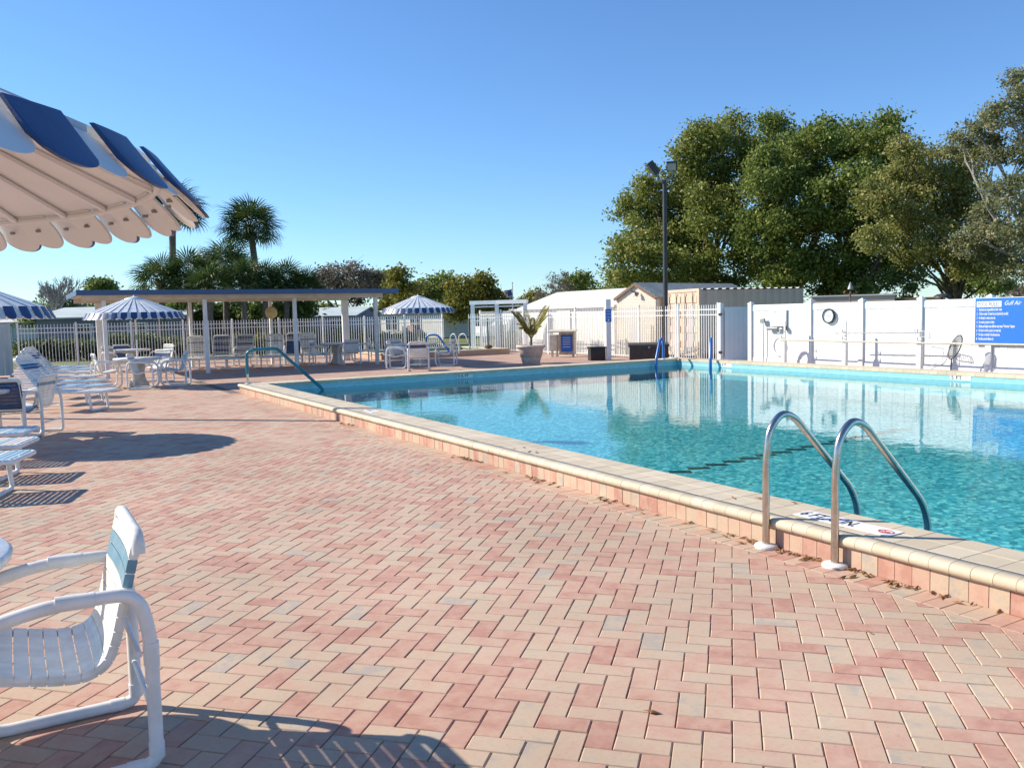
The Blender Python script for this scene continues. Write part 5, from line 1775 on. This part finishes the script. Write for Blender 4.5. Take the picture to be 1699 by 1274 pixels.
tree('tall thin crowned oak with pale bare limbs at the right edge', base(1740, 35), o5, 7.0, .40, .060, 'leaf_moss', bm_='bark_pale', trunk_r=.26, seed=8, twigs=4, shell=.25, fork=.35)
o6 = blobset([(1610, 462, 24), (1640, 470, 24), (1590, 475, 18), (1660, 480, 16)], 80)
tree('small round far tree showing over the fence left of the rules sign', base(1622, 80), o6, 8, .8, .16, 'leaf_oak_dark', trunk_r=.2, seed=9)
o7 = blobset([(1690, 490, 22), (1720, 480, 30)], 90)
tree('hazy far tree at the right edge over the rules sign', base(1710, 90), o7, 8, .9, .18, 'leaf_grey', trunk_r=.2, seed=10)
# middle distance trees
m1 = blobset([(560, 462, 26), (535, 470, 20), (590, 460, 24), (615, 470, 20), (575, 480, 22), (520, 480, 16), (600, 488, 20)], 78)
tree('brownish bare crowned tree behind the middle of the pavilion roof', base(575, 78), m1, 6, .8, .13, 'leaf_grey', trunk_r=.3, seed=12, twigs=3)
m1b = blobset([(640, 462, 10), (655, 470, 16), (640, 485, 18), (625, 478, 14)], 85)
tree('small dark tree left of the yellow green trees', base(640, 85), m1b, 8, .8, .15, 'leaf_oak_dark', trunk_r=.2, seed=13)
m2 = blobset([(663, 462, 14), (668, 485, 24), (690, 495, 22), (655, 505, 20)], 70)
tree('upright yellow green tree right of the pavilion roof end', base(668, 70), m2, 8, .8, .14, 'leaf_yellow', trunk_r=.22, seed=14)
m3 = blobset([(712, 480, 22), (735, 478, 22), (725, 500, 24), (755, 500, 24), (700, 500, 18)], 75)
tree('green olive tree above the right striped umbrella', base(725, 75), m3, 8, .8, .14, 'leaf_oak_dark', trunk_r=.22, seed=15)
m4 = blobset([(765, 490, 26), (795, 485, 24), (780, 510, 26), (815, 500, 20), (800, 470, 12), (760, 520, 22), (822, 515, 14)], 60)
tree('golden green tree right of the right striped umbrella', base(785, 60), m4, 8, .7, .13, 'leaf_yellow', trunk_r=.25, seed=16, twigs=1)
m5 = blobset([(960, 470, 20), (975, 485, 16), (945, 485, 16)], 85)
tree('dark rounded tree behind the pale shed roof', base(960, 85), m5, 9, .9, .16, 'leaf_oak_dark', trunk_r=.25, seed=17)
m6 = blobset([(925, 478, 22), (905, 492, 18), (940, 492, 18)], 80)
tree('bare grey twiggy tree left of the dark rounded tree', base(925, 80), m6, 2.6, .6, .08, 'leaf_grey', bm_='bark', trunk_r=.2, seed=18, twigs=6)
m7 = blobset([(885, 500, 14), (870, 508, 12), (905, 505, 14), (840, 512, 10)], 95)
tree('low olive far tree between the flag and the pale shed', base(885, 95), m7, 8, .9, .16, 'leaf_yellow', trunk_r=.2, seed=19)
m8 = blobset([(1245, 480, 14), (1230, 500, 14)], 60)
# left bare tree and small ones
def bare(label, px, D, topy, seed, spread=1.0):
    t = thing('bare_tree', label, 'tree')
    mb_ = MB()
    b = Vector(base(px, D)); h_ = far(px, topy, D).z
    r_ = random.Random(seed)
    def grow(p, d, L_, r0, lev):
        e_ = p + d * L_
        pts = [p, p.lerp(e_, .5) + Vector((r_.uniform(-1, 1), r_.uniform(-1, 1), 0)) * L_ * .06, e_]
        mb_.tube(pts, [max(.016, r0), max(.015, r0 * .8), max(.014, r0 * .6)], 5, cap=False)
        if lev == 0:
            return
        for k in range(r_.choice((3, 4))):
            dd = (d + Vector((r_.uniform(-1, 1), r_.uniform(-1, 1), r_.uniform(-.05, .6))) * .5 * spread).normalized()
            grow(p.lerp(e_, r_.uniform(.55, 1)), dd, L_ * r_.uniform(.62, .82), r0 * .55, lev - 1)
    grow(b, Vector((0, 0, 1)), h_ * .33, .16, 5)
    mb_.build('trunk', 'bark_pale', t)
bare('bare leafless tree behind the chaise row at the far left', 92, 62, 440, 3)
bare('second slimmer leafless tree left of the grey blue house', 138, 72, 470, 8)
l1 = blobset([(62, 522, 12), (52, 528, 10), (72, 528, 10)], 60)
tree('small dark round tree over the pale green house', base(62, 60), l1, 9, .7, .14, 'leaf_oak_dark', trunk_r=.15, seed=21)
l2 = blobset([(8, 525, 16), (-5, 515, 18)], 60)
tree('brownish shrubby tree at the left edge under the umbrella', base(5, 60), l2, 8, .7, .14, 'leaf_brown', trunk_r=.15, seed=22)
l3 = blobset([(165, 474, 13), (172, 480, 10), (158, 484, 9)], 75)
tree('small dense dark treetop above the left end of the pavilion roof', base(165, 75), l3, 9, .7, .14, 'leaf_oak_dark', trunk_r=.15, seed=23)

# ---- palms
def fan_leaf(seed, R=1.05, nb=24, pet=.90):
    r_ = random.Random(seed)
    V, Fq, rv = [], [], []
    o = Vector((pet, 0, 0))
    for k in range(nb):
        a = R_(-125 + 250 * k / (nb - 1))
        l = R * (1 - .25 * abs(a) / 2.2) * r_.uniform(.88, 1.08)
        d = Vector((math.cos(a), math.sin(a), 0))
        s_ = Vector((-math.sin(a), math.cos(a), 0)) * .034 * R
        fold = .02 * (1 if k % 2 else -1)
        m_ = o + d * l * .5 + Vector((0, 0, fold - .10 * abs(math.sin(a)) * R))
        m2 = o + d * l * .8 + Vector((0, 0, -.22 * R * .8))
        e_ = o + d * l * .96 + Vector((0, 0, -.36 * R * r_.uniform(.5, 1.3)))
        n0 = len(V)
        V += [tuple(o), tuple(m_ + s_), tuple(m2 + s_ * .5), tuple(e_), tuple(m2 - s_ * .5), tuple(m_ - s_)]
        Fq += [(n0, n0 + 1, n0 + 5, n0 + 5), (n0 + 1, n0 + 2, n0 + 4, n0 + 5), (n0 + 2, n0 + 3, n0 + 4, n0 + 4)]
        rv += [r_.random()] * 3
    mb_ = MB()
    mb_.add(V, [tuple(dict.fromkeys(f)) for f in Fq])
    n0 = len(mb_.f)
    mb_.tube([(0, 0, 0), (pet * .5, 0, .03), (pet, 0, 0)], [.025, .018, .012], 5)
    rv += [.3] * (len(mb_.f) - n0)
    me = mb_.mesh('frond', 'leaf_palm')
    a = me.attributes.new('rnd', 'FLOAT', 'FACE'); a.data.foreach_set('value', np.array(rv, np.float32))
    return me
fans = [fan_leaf(k) for k in range(6)]
def palm(label, px, D, crown_py, scale, nf=46, trunk=True, lean=0.0, seed=1, low=-.75, name='palm_tree', hidden_trunk=False):
    b = Vector(base(px, D)); c = far(px, crown_py, D) + CRX * lean * -1
    r_ = random.Random(seed)
    t = thing(name, label, 'palm')
    tr = MB()
    H_ = c.z
    pts = [b + Vector((0, 0, -.1))] + [b.lerp(c, k / 8) + CRX * (lean * .6 * math.sin(PI * k / 8)) for k in range(1, 9)]
    pts[-1] = c
    tr.tube(pts, [.22 * scale] + [.17 * scale] * 7 + [.15 * scale], 12)
    tr.build('trunk', 'palm_bark', t)
    bt = MB()
    for k in range(26):
        a = k * 2.4; z = -.75 + .03 * k
        d = Vector((math.cos(a), math.sin(a), .9)).normalized()
        p = c + Vector((math.cos(a) * .12, math.sin(a) * .12, z * .9)) * scale
        bt.tube([p, p + d * .28 * scale], [.06 * scale, .03 * scale], 5)
    bt.build('leaf_boots', 'palm_boot', t)
    for k in range(nf):
        az = k * 2.399 + r_.uniform(-.2, .2)
        el = math.asin(max(-.98, min(.98, low + (1 - low) * ((k + .5) / nf)))) if True else 0
        o = link('frond', fans[k % 6], t, c)
        o.rotation_euler = (r_.uniform(-.5, .5), -el, az)
        s_ = scale * r_.uniform(.85, 1.12)
        o.scale = (s_, s_, s_)
    return t
palm('tall cabbage palm standing alone above the pavilion roof', 425, 50, 378, 1.10, 50, lean=.35, seed=2, low=-.55)
palm('tall cabbage palm half hidden behind the big umbrella rim', 286, 50, 350, 1.10, 50, seed=3, low=-.55)
for i, (px, py, D, sc_, lab) in enumerate(((268, 468, 44, 1.15, 'leftmost low palm above the pavilion roof'), (315, 462, 45, 1.2, 'low palm just left of the middle of the clump'), (375, 446, 47, 1.2, 'highest of the low palms, left of the tall lone palm'),
        (348, 478, 43, 1.1, 'low palm in front of the higher clump palm'), (405, 470, 45, 1.1, 'low palm at the foot of the lone tall palm'), (440, 478, 46, 1.1, 'low palm just right of the lone tall trunk'), (475, 476, 47, 1.1, 'low palm second from the right of the clump'), (508, 482, 48, .9, 'rightmost small palm of the clump'))):
    palm(lab, px, D, py, sc_ * .84, 32, seed=20 + i, low=-.35)
palm('small far palm left of the grey blue house', 106, 70, 503, .75, 26, seed=40, low=-.4)
palm('tiny far palm beside the slim leafless tree', 96, 74, 508, .6, 22, seed=41, low=-.4)

# ---- hedges and shrubs behind the picket fence
def hedge(label, px0, px1, pyt, D, lm, seed, h0=0.0):
    n = max(2, int((px1 - px0) / 14))
    bl = []
    for i in range(n + 1):
        px = px0 + (px1 - px0) * i / n
        p = far(px, pyt, D)
        R = max(.35, (p.z) * .5)
        bl.append(((p.x, p.y, R * .95), R))
    C, v_ = crown_points(bl, 8, .32, seed, flatten=1.0, shell=.5)
    C[:, 2] = np.abs(C[:, 2])
    V, Fq = leaf_arrays(C, .06, seed=seed)
    t = thing('hedge', label, 'hedge')
    me = arrays_mesh('foliage', V, Fq, v_, lm); link('foliage', me, t)
    st_ = MB()
    for (c, R) in bl:
        st_.tube([(c[0], c[1], -.05), (c[0] + .05, c[1], R)], .04, 6)
    st_.build('stems', 'bark', t, kind='stuff')
hedge('flowering hedge behind the fence left of the pavilion', 40, 160, 566, 39, 'leaf_hedge', 31)
hedge('pale flowered hedge behind the fence under the left umbrella', 185, 242, 556, 38.5, 'leaf_hedge', 32)
hedge('darker hedge behind the fence at the first pavilion post', 248, 330, 560, 39.5, 'leaf_hedge', 33)
hedge('bright green shrub behind the fence by the high chaises', 388, 432, 558, 39.5, 'leaf_yellow', 34)
hedge('tall dark shrubs behind the fence left of the pavilion table', 505, 600, 548, 46, 'leaf_oak_dark', 35)
hedge('dark bushes at the foot of the white mobile home', 632, 690, 563, 47, 'leaf_oak_dark', 36)
hedge('low dark bush beyond the gate beside the shed', 848, 866, 568, 38, 'leaf_oak_dark', 37)
# dark planting screen beneath the palm clump
def under(label, px0, px1, seed):
    bl = [B_(px, 525 + (k % 2) * 18, 26, 49, rd.uniform(-1, 1)) for k, px in enumerate(range(px0, px1, 24))]
    C, v_ = crown_points(bl, 8, .7, seed, flatten=.9, shell=.2)
    V, Fq = leaf_arrays(C, .13, seed=seed)
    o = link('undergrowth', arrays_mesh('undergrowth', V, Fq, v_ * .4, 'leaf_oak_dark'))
    o['kind'] = 'stuff'; tag(o, label, 'undergrowth')
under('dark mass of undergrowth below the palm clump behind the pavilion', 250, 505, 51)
# far tree line on the horizon
bl = []
for px in list(range(-120, 1000, 22)):
    bl.append(B_(px, 532 - rd.uniform(0, 12), 16, 150, rd.uniform(-8, 8)))
C, v_ = crown_points(bl, 7, 1.5, 61, shell=.2)
V, Fq = leaf_arrays(C, .3, seed=61)
o = link('treeline', arrays_mesh('treeline', V, Fq, v_, 'leaf_oak_dark')); o['kind'] = 'stuff'; tag(o, 'low hazy tree line on the horizon', 'trees')
bpy.context.view_layer.update()
